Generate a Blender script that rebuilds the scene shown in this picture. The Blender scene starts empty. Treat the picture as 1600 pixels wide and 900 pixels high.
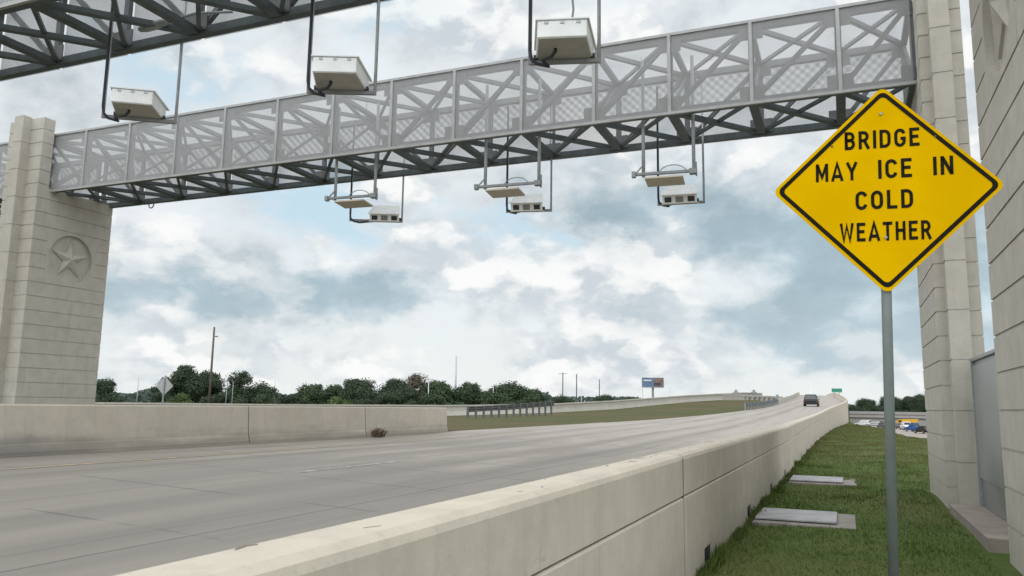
import bpy, math, random
import numpy as np
from mathutils import Vector, Matrix, Euler

random.seed(7)
rng = np.random.default_rng(7)
scene = bpy.context.scene
COL = scene.collection
R = math.radians
PI = math.pi

# ------------------------------------------------------------------ camera
# world frame: X to the right across the road, Y along the road, Z up; the eye is the origin, 1.6 m above the verge
FPX = 1240.0
ROLL, PITCH, YAW = R(0.9), R(8.44), R(22.64)
cf = np.array([-math.sin(YAW) * math.cos(PITCH), math.cos(YAW) * math.cos(PITCH), math.sin(PITCH)])
r0 = np.array([math.cos(YAW), math.sin(YAW), 0.0])
u0 = np.cross(r0, cf)
cr = r0 * math.cos(ROLL) + u0 * math.sin(ROLL)
cu = np.cross(cr, cf)
cam_data = bpy.data.cameras.new("Camera")
cam = bpy.data.objects.new("Camera", cam_data)
COL.objects.link(cam)
cam.matrix_world = Matrix(((cr[0], cu[0], -cf[0], 0), (cr[1], cu[1], -cf[1], 0), (cr[2], cu[2], -cf[2], 0), (0, 0, 0, 1)))
cam_data.sensor_width = 36.0
cam_data.lens = FPX / 1600.0 * 36.0
cam_data.clip_start = 0.05
cam_data.clip_end = 6000
scene.camera = cam


def ray(px, py):
    return (px - 800) / FPX * cr - (py - 450) / FPX * cu + cf


def at_depth(px, py, d):
    return ray(px, py) * d


def at_z(px, py, z):
    v = ray(px, py)
    return v * (z / v[2])


def at_y(px, py, y):
    v = ray(px, py)
    return v * (y / v[1])


# ------------------------------------------------------------------ light
SUN_EL, SUN_AZ = R(58), R(190)      # azimuth clockwise from +Y: the light comes from behind the camera, through cloud
sun_data = bpy.data.lights.new("Sun", 'SUN')
sun_data.energy = 0.5
sun_data.angle = R(35)
sun_data.color = (1.0, 0.95, 0.88)
sun = bpy.data.objects.new("Sun", sun_data)
COL.objects.link(sun)
sun_dir = Vector((math.sin(SUN_AZ) * math.cos(SUN_EL), math.cos(SUN_AZ) * math.cos(SUN_EL), math.sin(SUN_EL)))
sun.rotation_euler = sun_dir.to_track_quat('Z', 'Y').to_euler()
sun.location = (0, -20, 40)

scene.cycles.max_bounces = 6
scene.cycles.diffuse_bounces = 3
scene.cycles.glossy_bounces = 2
scene.cycles.transparent_max_bounces = 20
scene.view_settings.view_transform = 'Standard'
scene.view_settings.look = 'None'
scene.view_settings.exposure = 0.0
scene.view_settings.gamma = 1.0
scene.view_settings.use_curve_mapping = False


def s2l(r, g, b):
    f = lambda c: (c / 255 / 12.92) if c / 255 <= 0.04045 else ((c / 255 + 0.055) / 1.055) ** 2.4
    return (f(r), f(g), f(b), 1.0)


def build_world():
    w = bpy.data.worlds.new("World")
    scene.world = w
    w.use_nodes = True
    w.cycles.sampling_method = 'MANUAL'; w.cycles.sample_map_resolution = 256
    nt = w.node_tree
    nt.nodes.clear()
    N, L = nt.nodes.new, nt.links.new

    def math_(op, a, b=None, clamp=False):
        n = N('ShaderNodeMath'); n.operation = op; n.use_clamp = clamp
        for i, x in enumerate((a, b)):
            if x is None: continue
            if isinstance(x, (int, float)): n.inputs[i].default_value = x
            else: L(x, n.inputs[i])
        return n.outputs[0]

    def vmath(op, a, b):
        n = N('ShaderNodeVectorMath'); n.operation = op
        for i, x in enumerate((a, b)):
            if isinstance(x, tuple): n.inputs[i].default_value = x
            else: L(x, n.inputs[i])
        return n.outputs['Value'] if op == 'DOT_PRODUCT' else n.outputs['Vector']

    tc = N('ShaderNodeTexCoord')
    sep = N('ShaderNodeSeparateXYZ'); L(tc.outputs['Generated'], sep.inputs[0])
    az = math_('ARCTAN2', sep.outputs['X'], sep.outputs['Y'])
    el = math_('ARCSINE', sep.outputs['Z'])
    comb = N('ShaderNodeCombineXYZ'); L(az, comb.inputs[0]); L(el, comb.inputs[1])
    # stretch: clouds are flatter than wide
    sc = vmath('MULTIPLY', comb.outputs[0], (1.0, 1.9, 1.0))

    def noise(scale, detail, rough=0.55, src=sc, off=(0, 0, 0)):
        n = N('ShaderNodeTexNoise'); n.noise_dimensions = '2D'; n.inputs['Scale'].default_value = scale
        n.inputs['Detail'].default_value = detail; n.inputs['Roughness'].default_value = rough
        L(vmath('ADD', src, off), n.inputs['Vector'])
        return n
    wn = noise(4.5, 3, 0.5)
    warp = vmath('MULTIPLY', vmath('SUBTRACT', wn.outputs['Color'], (0.5, 0.5, 0.5)), (0.16, 0.10, 0))
    wn2 = noise(16.0, 4, 0.62, off=(2.2, 9.1, 0))
    warp2 = vmath('MULTIPLY', vmath('SUBTRACT', wn2.outputs['Color'], (0.5, 0.5, 0.5)), (0.10, 0.055, 0))
    pos = vmath('ADD', vmath('ADD', comb.outputs[0], warp), warp2)

    def blob_sum(blobs):
        tot = None
        for (px, py, sx, sy, k) in blobs:
            v = ray(px, py); v = v / np.linalg.norm(v)
            a0, e0 = math.atan2(v[0], v[1]), math.asin(v[2])
            d = vmath('SUBTRACT', pos, (a0, e0, 0))
            d = vmath('MULTIPLY', d, (FPX / sx * 0.9, FPX / sy * 0.9, 0))
            q = math_('MULTIPLY', vmath('DOT_PRODUCT', d, d), -0.5)
            g = math_('MULTIPLY', math_('EXPONENT', q), k)
            tot = g if tot is None else math_('ADD', tot, g)
        return tot

    def smooth(x, lo, hi):
        n = N('ShaderNodeMapRange'); n.interpolation_type = 'SMOOTHSTEP'
        n.inputs[1].default_value = lo; n.inputs[2].default_value = hi
        L(x, n.inputs[0]); return n.outputs[0]

    blue = blob_sum([(275, 115, 75, 40, 1.0), (655, 20, 75, 28, 1.0), (500, 315, 62, 42, 1.1), (830, 365, 85, 34, 1.35),
                     (1545, 540, 60, 60, 0.55)])
    dark = blob_sum([(230, 440, 110, 44, 0.75), (400, 468, 130, 24, 0.75), (580, 470, 90, 18, 0.6), (1180, 345, 140, 42, 0.75),
                     (1020, 315, 70, 28, 0.55), (1340, 420, 120, 55, 1.0), (1260, 520, 170, 28, 0.95), (1400, 560, 90, 26, 0.9),
                     (1040, 235, 130, 28, 0.45), (640, 440, 60, 14, 0.5), (900, 490, 140, 12, 0.5),
                     (1540, 420, 50, 120, 0.6)])
    brt = blob_sum([(690, 392, 95, 30, 1.0), (960, 420, 90, 30, 1.15), (860, 450, 70, 26, 0.9), (500, 420, 50, 34, 0.5), (720, 440, 160, 26, 0.5),
                    (560, 570, 420, 30, 0.55), (1020, 535, 140, 30, 0.65), (300, 505, 60, 20, 0.8), (1250, 40, 260, 70, 0.5), (760, 70, 160, 60, 0.45),
                    (1230, 575, 200, 22, 0.8), (330, 375, 60, 26, 0.5), (600, 330, 60, 26, 0.6)])
    def mix(fac, a, b):
        n = N('ShaderNodeMix'); n.data_type = 'RGBA'
        L(fac, n.inputs['Factor'])
        for s, x in (('A', a), ('B', b)):
            sock = [i for i in n.inputs if i.name == s and i.type == 'RGBA'][0]
            if isinstance(x, tuple): sock.default_value = x
            else: L(x, sock)
        return [o for o in n.outputs if o.type == 'RGBA'][0]

    def scaled(c, k):
        n = N('ShaderNodeVectorMath'); n.operation = 'SCALE'
        L(c, n.inputs[0]); L(k, n.inputs['Scale']); return n.outputs[0]

    st = vmath('MULTIPLY', comb.outputs[0], (1.0, 1.55, 1.0))
    f1 = noise(9.0, 5, 0.6, src=st, off=(3.1, 1.7, 0)).outputs['Fac']
    f2 = noise(3.2, 4, 0.55, src=st, off=(7.3, 0.4, 0)).outputs['Fac']
    fine = math_('ADD', math_('MULTIPLY', math_('SUBTRACT', f1, 0.5), 0.9), math_('MULTIPLY', math_('SUBTRACT', f2, 0.5), 0.6))
    dark = smooth(math_('ADD', dark, math_('MULTIPLY', fine, 2.1)), 0.0, 1.25)
    blue = smooth(math_('ADD', blue, math_('MULTIPLY', fine, -1.3)), 0.12, 1.0)
    # heaped clouds: crisp lit tops, greyer bases, standing where the bright masses are
    hp = vmath('ADD', comb.outputs[0], vmath('MULTIPLY', warp2, (0.55, 0.55, 0)))

    def heap(src):
        q = vmath('MULTIPLY', src, (1.0, 1.7, 1.0))
        a = noise(4.3, 5, 0.55, src=q, off=(1.3, 5.2, 0)).outputs['Fac']
        v = N('ShaderNodeTexVoronoi'); v.voronoi_dimensions = '2D'; v.feature = 'SMOOTH_F1'; v.inputs['Scale'].default_value = 9.5
        v.inputs['Smoothness'].default_value = 0.6; v.inputs['Detail'].default_value = 2.0; v.inputs['Roughness'].default_value = 0.55
        L(q, v.inputs['Vector'])
        return math_('SUBTRACT', math_('MULTIPLY', a, 1.25), math_('MULTIPLY', v.outputs['Distance'], 0.34))
    h0 = heap(hp); h1 = heap(vmath('ADD', hp, (0.008, 0.028, 0)))
    rel = math_('SUBTRACT', h0, h1)
    amt = math_('ADD', math_('ADD', h0, math_('MULTIPLY', brt, 0.26)), math_('MULTIPLY', fine, 0.28))
    edge = smooth(amt, 0.40, 0.68)
    lit = smooth(math_('ADD', math_('ADD', rel, math_('MULTIPLY', brt, 0.07)), math_('MULTIPLY', math_('SUBTRACT', h0, 0.5), 0.25)), -0.10, 0.20)
    base = mix(dark, s2l(226, 232, 236), s2l(172, 194, 205))
    base = scaled(base, math_('ADD', 1.0, math_('MULTIPLY', fine, -0.55)))
    low = math_('MULTIPLY', math_('MULTIPLY', smooth(el, 0.19, 0.03), 0.9), math_('SUBTRACT', 1.0, math_('MULTIPLY', dark, 0.8)))
    base = mix(low, base, s2l(239, 243, 242))
    puff = mix(lit, s2l(205, 214, 221), s2l(251, 252, 251))
    c = mix(math_('MULTIPLY', edge, math_('SUBTRACT', 1.0, math_('MULTIPLY', dark, 0.55))), base, puff)
    blue = math_('MULTIPLY', blue, math_('SUBTRACT', 1.0, math_('MULTIPLY', edge, 0.8)))
    # the deck of cloud gets brighter overhead, as an overcast sky does
    hi = smooth(el, 0.5, 1.05)
    n = N('ShaderNodeMix'); n.data_type = 'RGBA'; n.blend_type = 'MULTIPLY'
    n.inputs['Factor'].default_value = 1.0
    socks = [i for i in n.inputs if i.type == 'RGBA']
    L(c, socks[0])
    L(mix(hi, (1, 1, 1, 1), (1.15, 1.13, 1.1, 1)), socks[1])
    cloud = [o for o in n.outputs if o.type == 'RGBA'][0]
    # unseen sky behind the camera is brightened, an added fill for upright faces
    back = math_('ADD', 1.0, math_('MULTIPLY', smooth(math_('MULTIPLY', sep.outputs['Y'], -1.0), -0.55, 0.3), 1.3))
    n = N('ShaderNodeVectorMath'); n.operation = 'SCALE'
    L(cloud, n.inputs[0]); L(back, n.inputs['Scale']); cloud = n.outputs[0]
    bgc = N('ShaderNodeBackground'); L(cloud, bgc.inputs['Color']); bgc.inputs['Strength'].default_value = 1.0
    sky = N('ShaderNodeTexSky'); sky.sky_type = 'NISHITA'; sky.sun_disc = False
    sky.sun_elevation = SUN_EL; sky.sun_rotation = SUN_AZ
    sky.dust_density = 2.0; sky.air_density = 1.0
    bgs = N('ShaderNodeBackground'); L(sky.outputs[0], bgs.inputs['Color']); bgs.inputs['Strength'].default_value = 0.15
    # thin high veil keeps the open patches pale
    veil = N('ShaderNodeBackground'); veil.inputs['Color'].default_value = s2l(206, 231, 243); veil.inputs['Strength'].default_value = 1.0
    m0 = N('ShaderNodeMixShader'); m0.inputs[0].default_value = 0.85
    L(bgs.outputs[0], m0.inputs[1]); L(veil.outputs[0], m0.inputs[2])
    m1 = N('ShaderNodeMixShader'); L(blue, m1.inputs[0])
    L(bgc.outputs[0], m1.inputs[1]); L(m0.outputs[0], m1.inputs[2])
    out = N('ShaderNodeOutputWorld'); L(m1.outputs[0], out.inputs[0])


build_world()

# ------------------------------------------------------------------ materials
MATS = {}


def new_mat(name):
    m = bpy.data.materials.new(name); m.use_nodes = True
    nt = m.node_tree
    b = [n for n in nt.nodes if n.type == 'BSDF_PRINCIPLED'][0]
    MATS[name] = m
    return m, nt, b


class NG:
    """small helper for building node graphs"""
    def __init__(self, nt): self.nt = nt
    def n(self, t): return self.nt.nodes.new(t)
    def l(self, a, b): self.nt.links.new(a, b)
    def m(self, op, a, b=None, c=None, clamp=False):
        n = self.n('ShaderNodeMath'); n.operation = op; n.use_clamp = clamp
        for i, x in enumerate((a, b, c)):
            if x is None: continue
            if isinstance(x, (int, float)): n.inputs[i].default_value = x
            else: self.l(x, n.inputs[i])
        return n.outputs[0]
    def coords(self, scale=(1, 1, 1)):
        tc = self.n('ShaderNodeTexCoord'); mp = self.n('ShaderNodeMapping')
        mp.inputs['Scale'].default_value = scale
        self.l(tc.outputs['Object'], mp.inputs['Vector']); return mp.outputs[0]
    def world(self, scale=(1, 1, 1)):
        tc = self.n('ShaderNodeNewGeometry'); mp = self.n('ShaderNodeMapping')
        mp.inputs['Scale'].default_value = scale
        self.l(tc.outputs['Position'], mp.inputs['Vector']); return mp.outputs[0]
    def noise(self, vec, scale, detail=4, rough=0.6):
        n = self.n('ShaderNodeTexNoise'); n.inputs['Scale'].default_value = scale
        n.inputs['Detail'].default_value = detail; n.inputs['Roughness'].default_value = rough
        self.l(vec, n.inputs['Vector']); return n.outputs['Fac']
    def ramp(self, x, lo, hi, a=0.0, b=1.0):
        n = self.n('ShaderNodeMapRange'); n.interpolation_type = 'SMOOTHSTEP'
        for i, v in enumerate((lo, hi, a, b)): n.inputs[i + 1].default_value = v
        self.l(x, n.inputs[0]); return n.outputs[0]
    def mix(self, fac, a, b, mode='MIX'):
        n = self.n('ShaderNodeMix'); n.data_type = 'RGBA'; n.blend_type = mode
        if isinstance(fac, (int, float)): n.inputs['Factor'].default_value = fac
        else: self.l(fac, n.inputs['Factor'])
        so = [i for i in n.inputs if i.type == 'RGBA']
        for s, x in zip(so, (a, b)):
            if isinstance(x, tuple): s.default_value = x if len(x) == 4 else (*x, 1)
            else: self.l(x, s)
        return [o for o in n.outputs if o.type == 'RGBA'][0]
    def bump(self, h, strength, dist, bsdf):
        n = self.n('ShaderNodeBump'); n.inputs['Strength'].default_value = strength
        n.inputs['Distance'].default_value = dist
        self.l(h, n.inputs['Height']); self.l(n.outputs[0], bsdf.inputs['Normal'])


def concrete(name, base, var=0.25, streak=0.25, rough=0.85, blotch=0.35, bump=0.25, stain=None, warm=(1.03, 1.0, 0.94)):
    m, nt, b = new_mat(name); g = NG(nt)
    p = g.world()
    big = g.noise(p, 0.6, 4); mid = g.noise(p, 3.2, 5); fine = g.noise(p, 40, 3)
    st = g.noise(g.world((3.0, 3.0, 0.25)), 2.4, 4)
    c1 = tuple(x * (1 - var) for x in base); c2 = tuple(x * (1 + var * .7) for x in base)
    col = g.mix(g.ramp(mid, 0.3, 0.7), c1, c2)
    col = g.mix(g.m('MULTIPLY', g.ramp(big, 0.4, 0.65), blotch), col, tuple(base[i] * 0.8 * warm[i] for i in range(3)))
    col = g.mix(g.m('MULTIPLY', g.ramp(st, 0.52, 0.72), streak), col, tuple(x * 0.5 for x in base))
    col = g.mix(g.m('MULTIPLY', g.ramp(fine, 0.58, 0.72), 0.3), col, tuple(x * 0.6 for x in base))
    pits = g.noise(g.world((1, .6, 1)), 9, 4, .7)
    col = g.mix(g.m('MULTIPLY', g.ramp(pits, .63, .74), .35), col, tuple(x * 0.5 for x in base))
    if stain:
        z0, z1, amt = stain
        s = g.n('ShaderNodeSeparateXYZ'); g.l(g.world(), s.inputs[0])
        low = g.ramp(g.m('ADD', s.outputs['Z'], g.m('MULTIPLY', g.m('SUBTRACT', g.noise(g.world((1, .35, 3)), 1.2, 4), .5), 0.9)), z0, z1, 1, 0)
        col = g.mix(g.m('MULTIPLY', low, amt), col, tuple(x * 0.42 for x in base))
    nt.links.new(col, b.inputs['Base Color'])
    b.inputs['Roughness'].default_value = rough
    b.inputs['Specular IOR Level'].default_value = 0.3
    g.bump(g.m('ADD', g.m('MULTIPLY', mid, 0.7), g.m('MULTIPLY', fine, 0.3)), bump, 0.02, b)
    return m


def plain(name, col, rough=0.5, metal=0.0, var=0.15, scale=5.0, spec=0.4, bump=0.0):
    m, nt, b = new_mat(name); g = NG(nt)
    nz = g.noise(g.coords(), scale, 4)
    c = g.mix(g.ramp(nz, 0.3, 0.7), tuple(x * (1 - var) for x in col), tuple(min(1, x * (1 + var)) for x in col))
    nt.links.new(c, b.inputs['Base Color'])
    r = g.m('ADD', g.m('MULTIPLY', g.m('SUBTRACT', nz, 0.5), 0.25), rough)
    nt.links.new(r, b.inputs['Roughness'])
    b.inputs['Metallic'].default_value = metal
    b.inputs['Specular IOR Level'].default_value = spec
    if bump: g.bump(nz, bump, 0.01, b)
    return m


concrete('barrier_concrete', (0.50, 0.450, 0.375), var=0.08, streak=0.15, blotch=0.2, stain=(-1.62, -1.15, 0.3))
concrete('left_barrier_concrete', (0.45, 0.405, 0.34), var=0.07, streak=0.14, blotch=0.25, stain=(-1.02, -0.55, 0.65))
def grime_band(mat):
    nt = mat.node_tree; g = NG(nt); b = [n for n in nt.nodes if n.type == 'BSDF_PRINCIPLED'][0]
    src = b.inputs['Base Color'].links[0].from_socket
    s = g.n('ShaderNodeSeparateXYZ'); g.l(g.world(), s.inputs[0])
    n = g.noise(g.world((1, 1, 2)), 1.6, 5, .65)
    f = g.m('MULTIPLY', g.ramp(g.m('ADD', s.outputs['Z'], g.m('MULTIPLY', n, .34)), -.62, -.40, 1, 0), g.ramp(g.m('ADD', s.outputs['Y'], g.m('MULTIPLY', n, 3)), 10.5, 13.8, 1, 0))
    c = g.mix(g.m('MULTIPLY', f, .62), src, (0.15, 0.15, 0.148))
    nt.links.new(c, b.inputs['Base Color'])


grime_band(MATS['left_barrier_concrete'])
concrete('tower_concrete', (0.44, 0.412, 0.362), var=0.08, streak=0.2, blotch=0.22)
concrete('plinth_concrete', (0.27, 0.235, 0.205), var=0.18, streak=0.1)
concrete('far_concrete', (0.42, 0.395, 0.35), var=0.08, streak=0.2, bump=0.0)
concrete('overpass_concrete', (0.29, 0.285, 0.28), var=0.08, streak=0.2, bump=0.0)
concrete('pad_concrete', (0.26, 0.235, 0.215), var=0.2, streak=0.0)
plain('galvanized', (0.22, 0.225, 0.23), 0.6, 0.1, 0.12, 6)
plain('pole_steel', (0.42, 0.44, 0.46), 0.5, 0.3, 0.1, 6)
plain('post_steel', (0.25, 0.28, 0.28), 0.55, 0.3, 0.15, 9)
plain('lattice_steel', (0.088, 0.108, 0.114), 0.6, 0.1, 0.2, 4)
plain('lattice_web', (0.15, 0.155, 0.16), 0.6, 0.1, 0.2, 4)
plain('panel_frame_steel', (0.34, 0.34, 0.335), 0.55, 0.1, 0.1, 4)
plain('rail_dark', (0.075, 0.07, 0.068), 0.7, 0.1, 0.2, 4)
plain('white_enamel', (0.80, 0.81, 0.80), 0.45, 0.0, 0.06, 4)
plain('shaded_enamel', (0.40, 0.385, 0.35), 0.55, 0.0, 0.08, 4)  # undersides of the white boxes: their shade is put into this tone
plain('antenna_face', (0.50, 0.45, 0.37), 0.6, 0.0, 0.06, 4)
plain('black_rubber', (0.022, 0.024, 0.028), 0.55, 0.0, 0.2, 6)
plain('dark_glass', (0.02, 0.022, 0.025), 0.12, 0.0, 0.1, 4, 0.6)
plain('grey_window', (0.22, 0.22, 0.21), 0.3, 0.0, 0.1, 4)
plain('cabinet_steel', (0.29, 0.305, 0.30), 0.36, 0.55, 0.12, 1.6)
plain('lid_steel', (0.33, 0.32, 0.33), 0.55, 0.1, 0.2, 3)
plain('sign_post_steel', (0.135, 0.155, 0.145), 0.6, 0.1, 0.1, 5)
plain('sign_back', (0.33, 0.34, 0.34), 0.5, 0.4, 0.1, 3)
plain('sign_green', (0.01, 0.20, 0.13), 0.5, 0, 0.1, 3)
plain('timber_pole', (0.10, 0.085, 0.07), 0.9, 0, 0.25, 3)
plain('car_black', (0.010, 0.010, 0.011), 0.45, 0.0, 0.1, 3)
plain('car_white', (0.72, 0.73, 0.74), 0.3, 0, 0.04, 3)
plain('car_silver', (0.42, 0.43, 0.44), 0.35, 0.4, 0.05, 3)
plain('car_grey', (0.14, 0.15, 0.16), 0.35, 0.3, 0.05, 3)
plain('car_blue', (0.035, 0.10, 0.28), 0.3, 0.2, 0.05, 3)
plain('truck_yellow', (0.60, 0.34, 0.02), 0.45, 0, 0.08, 3)
plain('tyre', (0.02, 0.02, 0.02), 0.85, 0, 0.2, 8)
plain('tail_lamp', (0.20, 0.012, 0.01), 0.3, 0, 0.05, 3)
plain('head_lamp', (0.7, 0.7, 0.68), 0.2, 0, 0.05, 3)
plain('board_blue', (0.11, 0.16, 0.26), 0.6, 0, 0.3, 0.9)
plain('board_dark', (0.06, 0.055, 0.06), 0.6, 0, 0.3, 0.9)
plain('board_tan', (0.17, 0.125, 0.105), 0.6, 0, 0.3, 0.9)
plain('white_paint', (0.62, 0.62, 0.6), 0.6, 0, 0.1, 3)
plain('bark', (0.09, 0.07, 0.05), 0.95, 0, 0.3, 4)
plain('sign_black', (0.010, 0.008, 0.004), 0.7, 0, 0.2, 8, 0.1)
plain('weed_brown', (0.13, 0.095, 0.06), 0.9, 0, 0.4, 9)


def make_sign_yellow():
    m, nt, b = new_mat('sign_yellow'); g = NG(nt)
    big = g.noise(g.coords(), 1.3, 3); fine = g.noise(g.coords(), 26, 4)
    c = g.mix(g.ramp(big, .35, .65), (0.58, 0.335, 0.0005), (0.65, 0.38, 0.001))
    c = g.mix(g.m('MULTIPLY', g.ramp(fine, .62, .72), .25), c, (0.45, 0.27, 0.01))
    nt.links.new(c, b.inputs['Base Color'])
    b.inputs['Roughness'].default_value = 0.55
    b.inputs['Specular IOR Level'].default_value = 0.0


make_sign_yellow()


def make_screen(name, shift):
    """perforated sheet with staggered round holes on a 16 mm pitch; two sheets seen one through the other give the coarse dots"""
    m, nt, b = new_mat(name); g = NG(nt)
    b.inputs['Base Color'].default_value = (0.45, 0.45, 0.453, 1); b.inputs['Roughness'].default_value = 0.65
    tr = nt.nodes.new('ShaderNodeBsdfTransparent'); mx = nt.nodes.new('ShaderNodeMixShader')
    out = [n for n in nt.nodes if n.type == 'OUTPUT_MATERIAL'][0]
    s = g.n('ShaderNodeSeparateXYZ'); g.l(g.world(), s.inputs[0])
    k = 2 * PI / PITCH_HOLE
    xs = g.m('ADD', s.outputs['X'], shift)
    a = g.m('COSINE', g.m('MULTIPLY', g.m('ADD', xs, s.outputs['Z']), k * .7071)); bb = g.m('COSINE', g.m('MULTIPLY', g.m('SUBTRACT', xs, s.outputs['Z']), k * .7071))
    f = g.ramp(g.m('ADD', a, bb), -0.5, 0.08)
    nt.links.new(f, mx.inputs[0])
    nt.links.new(b.outputs[0], mx.inputs[1]); nt.links.new(tr.outputs[0], mx.inputs[2])
    nt.links.new(mx.outputs[0], out.inputs[0])


PITCH_HOLE = 0.018
make_screen('front_screen', 0.0)
make_screen('rear_screen', 0.004)


def make_road():
    m, nt, b = new_mat('road_concrete'); g = NG(nt)
    p = g.world()
    s = g.n('ShaderNodeSeparateXYZ'); g.l(p, s.inputs[0])
    X, Y = s.outputs['X'], s.outputs['Y']
    base = (0.315, 0.276, 0.238)
    mid = g.noise(g.world((1, 0.25, 1)), 1.1, 5); fine = g.noise(p, 60, 3); big = g.noise(g.world((1, .12, 1)), 0.5, 4)
    grit = g.noise(p, 180, 2)
    c = g.mix(g.ramp(mid, .3, .7), tuple(x * .80 for x in base), tuple(x * 1.14 for x in base))
    c = g.mix(g.m('MULTIPLY', g.ramp(big, .42, .62), .45), c, (0.225, 0.202, 0.178))
    # darker and greyer towards the near end of the road
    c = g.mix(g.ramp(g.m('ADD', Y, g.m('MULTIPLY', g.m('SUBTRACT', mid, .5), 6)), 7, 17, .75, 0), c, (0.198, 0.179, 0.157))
    # paler farther along the road
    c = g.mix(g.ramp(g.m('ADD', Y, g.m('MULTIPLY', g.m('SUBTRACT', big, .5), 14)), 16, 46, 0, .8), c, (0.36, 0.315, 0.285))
    # rubbed wheel paths along the two lanes
    st = g.noise(g.world((1.6, 0.05, 1)), 1.6, 4)
    c = g.mix(g.m('MULTIPLY', g.ramp(st, .50, .70), .38), c, (0.128, 0.117, 0.103))
    for x0, wd, k in ((-6.0, .45, .3), (-7.4, .4, .3), (-9.2, .4, .25), (-10.6, .4, .25)):
        d = g.m('DIVIDE', g.m('ABSOLUTE', g.m('SUBTRACT', X, x0)), wd)
        wob = g.m('MULTIPLY', g.ramp(d, 0.2, 1.3, 1, 0), g.m('MULTIPLY', g.ramp(mid, .25, .6), k * 1.5))
        c = g.mix(wob, c, (0.115, 0.104, 0.091))
    # sawn joints: across the road every 4.6 m, and along the lanes
    wig = g.m('MULTIPLY', g.m('SUBTRACT', g.noise(p, 1.3, 4), .5), 0.05)
    yj = g.m('ADD', g.m('ADD', Y, g.m('MULTIPLY', X, 0.06)), wig)
    fr = g.m('FRACT', g.m('DIVIDE', g.m('SUBTRACT', yj, 4.65 - 4.6 * 20 + 2.0), 2.3))
    dj = g.m('MULTIPLY', g.m('ABSOLUTE', g.m('SUBTRACT', fr, .5)), 2.3)
    line = g.ramp(dj, 0.012, 0.035, 1, 0)
    brk = g.ramp(g.noise(p, 0.55, 3), .42, .58)
    c = g.mix(g.m('MULTIPLY', g.m('MULTIPLY', line, brk), .8), c, (0.06, 0.058, 0.055))
    for x0, k in ((-5.54, .6), (-6.0, .3), (-8.55, .4), (-11.7, .35), (-3.6, .4)):
        d = g.m('ABSOLUTE', g.m('SUBTRACT', g.m('ADD', X, wig), x0))
        c = g.mix(g.m('MULTIPLY', g.ramp(d, .01, .035, 1, 0), k), c, (0.06, 0.058, 0.055))
    c = g.mix(g.m('MULTIPLY', g.ramp(fine, .56, .7), .2), c, (0.13, 0.125, 0.12))
    c = g.mix(g.m('MULTIPLY', g.ramp(grit, .55, .75), .25), c, (0.36, 0.34, 0.32))
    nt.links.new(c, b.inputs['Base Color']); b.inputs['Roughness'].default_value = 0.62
    b.inputs['Specular IOR Level'].default_value = 0.5
    g.bump(g.m('ADD', g.m('MULTIPLY', fine, .6), g.m('MULTIPLY', grit, .4)), .25, .01, b)


make_road()


def make_ground(name, cols, scale, tint_scale=0.25, rough=0.95):
    m, nt, b = new_mat(name); g = NG(nt)
    p = g.world()
    n1 = g.noise(p, scale, 5, .65); n2 = g.noise(p, tint_scale, 4); n3 = g.noise(g.world((1.0, 2.4, 1)), scale * 6, 3)
    c = g.mix(g.ramp(n1, .3, .7), cols[0], cols[1])
    c = g.mix(g.m('MULTIPLY', g.ramp(n2, .42, .64), .75), c, cols[2])
    c = g.mix(g.m('MULTIPLY', g.ramp(n3, .5, .7), .5), c, tuple(x * .55 for x in cols[0]))
    nt.links.new(c, b.inputs['Base Color']); b.inputs['Roughness'].default_value = rough
    b.inputs['Specular IOR Level'].default_value = 0.15
    g.bump(g.m('ADD', n1, n3), .5, .05, b)


make_ground('verge_soil', ((0.058, 0.092, 0.022), (0.085, 0.122, 0.032), (0.105, 0.105, 0.042)), 1.6, 0.22)
make_ground('median_grass', ((0.066, 0.074, 0.028), (0.090, 0.092, 0.038), (0.118, 0.086, 0.050)), 0.5, 0.09)
make_ground('far_ground', ((0.09, 0.095, 0.045), (0.12, 0.12, 0.06), (0.14, 0.12, 0.08)), 0.08, 0.02)
concrete('frontage_paving', (0.33, 0.29, 0.265), var=0.1, streak=0.0, bump=0.0)


def make_paint(name, col, wear):
    m, nt, b = new_mat(name); g = NG(nt)
    nz = g.noise(g.world((1, .5, 1)), 6, 5, .7); n2 = g.noise(g.world(), 40, 3)
    f = g.ramp(g.m('ADD', g.m('MULTIPLY', nz, .7), g.m('MULTIPLY', n2, .3)), wear - .08, wear + .1)
    c = g.mix(f, col, (0.23, 0.21, 0.192))
    nt.links.new(c, b.inputs['Base Color']); b.inputs['Roughness'].default_value = .75


make_paint('worn_white_paint', (0.50, 0.48, 0.44), 0.46)
make_paint('worn_yellow_paint', (0.46, 0.31, 0.12), 0.46)


def dry_tint(g, c, k):
    """patches of dry, tan-green turf: bigger and more of them with distance along the verge"""
    s = g.n('ShaderNodeSeparateXYZ'); g.l(g.world(), s.inputs[0])
    n = g.noise(g.world((1, .5, 1)), .6, 5, .65)
    f = g.m('ADD', g.ramp(s.outputs['Y'], 9, 45, -.06, .24), n)
    return g.mix(g.m('MULTIPLY', g.ramp(f, .42, .72), k), c, (0.150, 0.150, 0.060))


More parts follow.
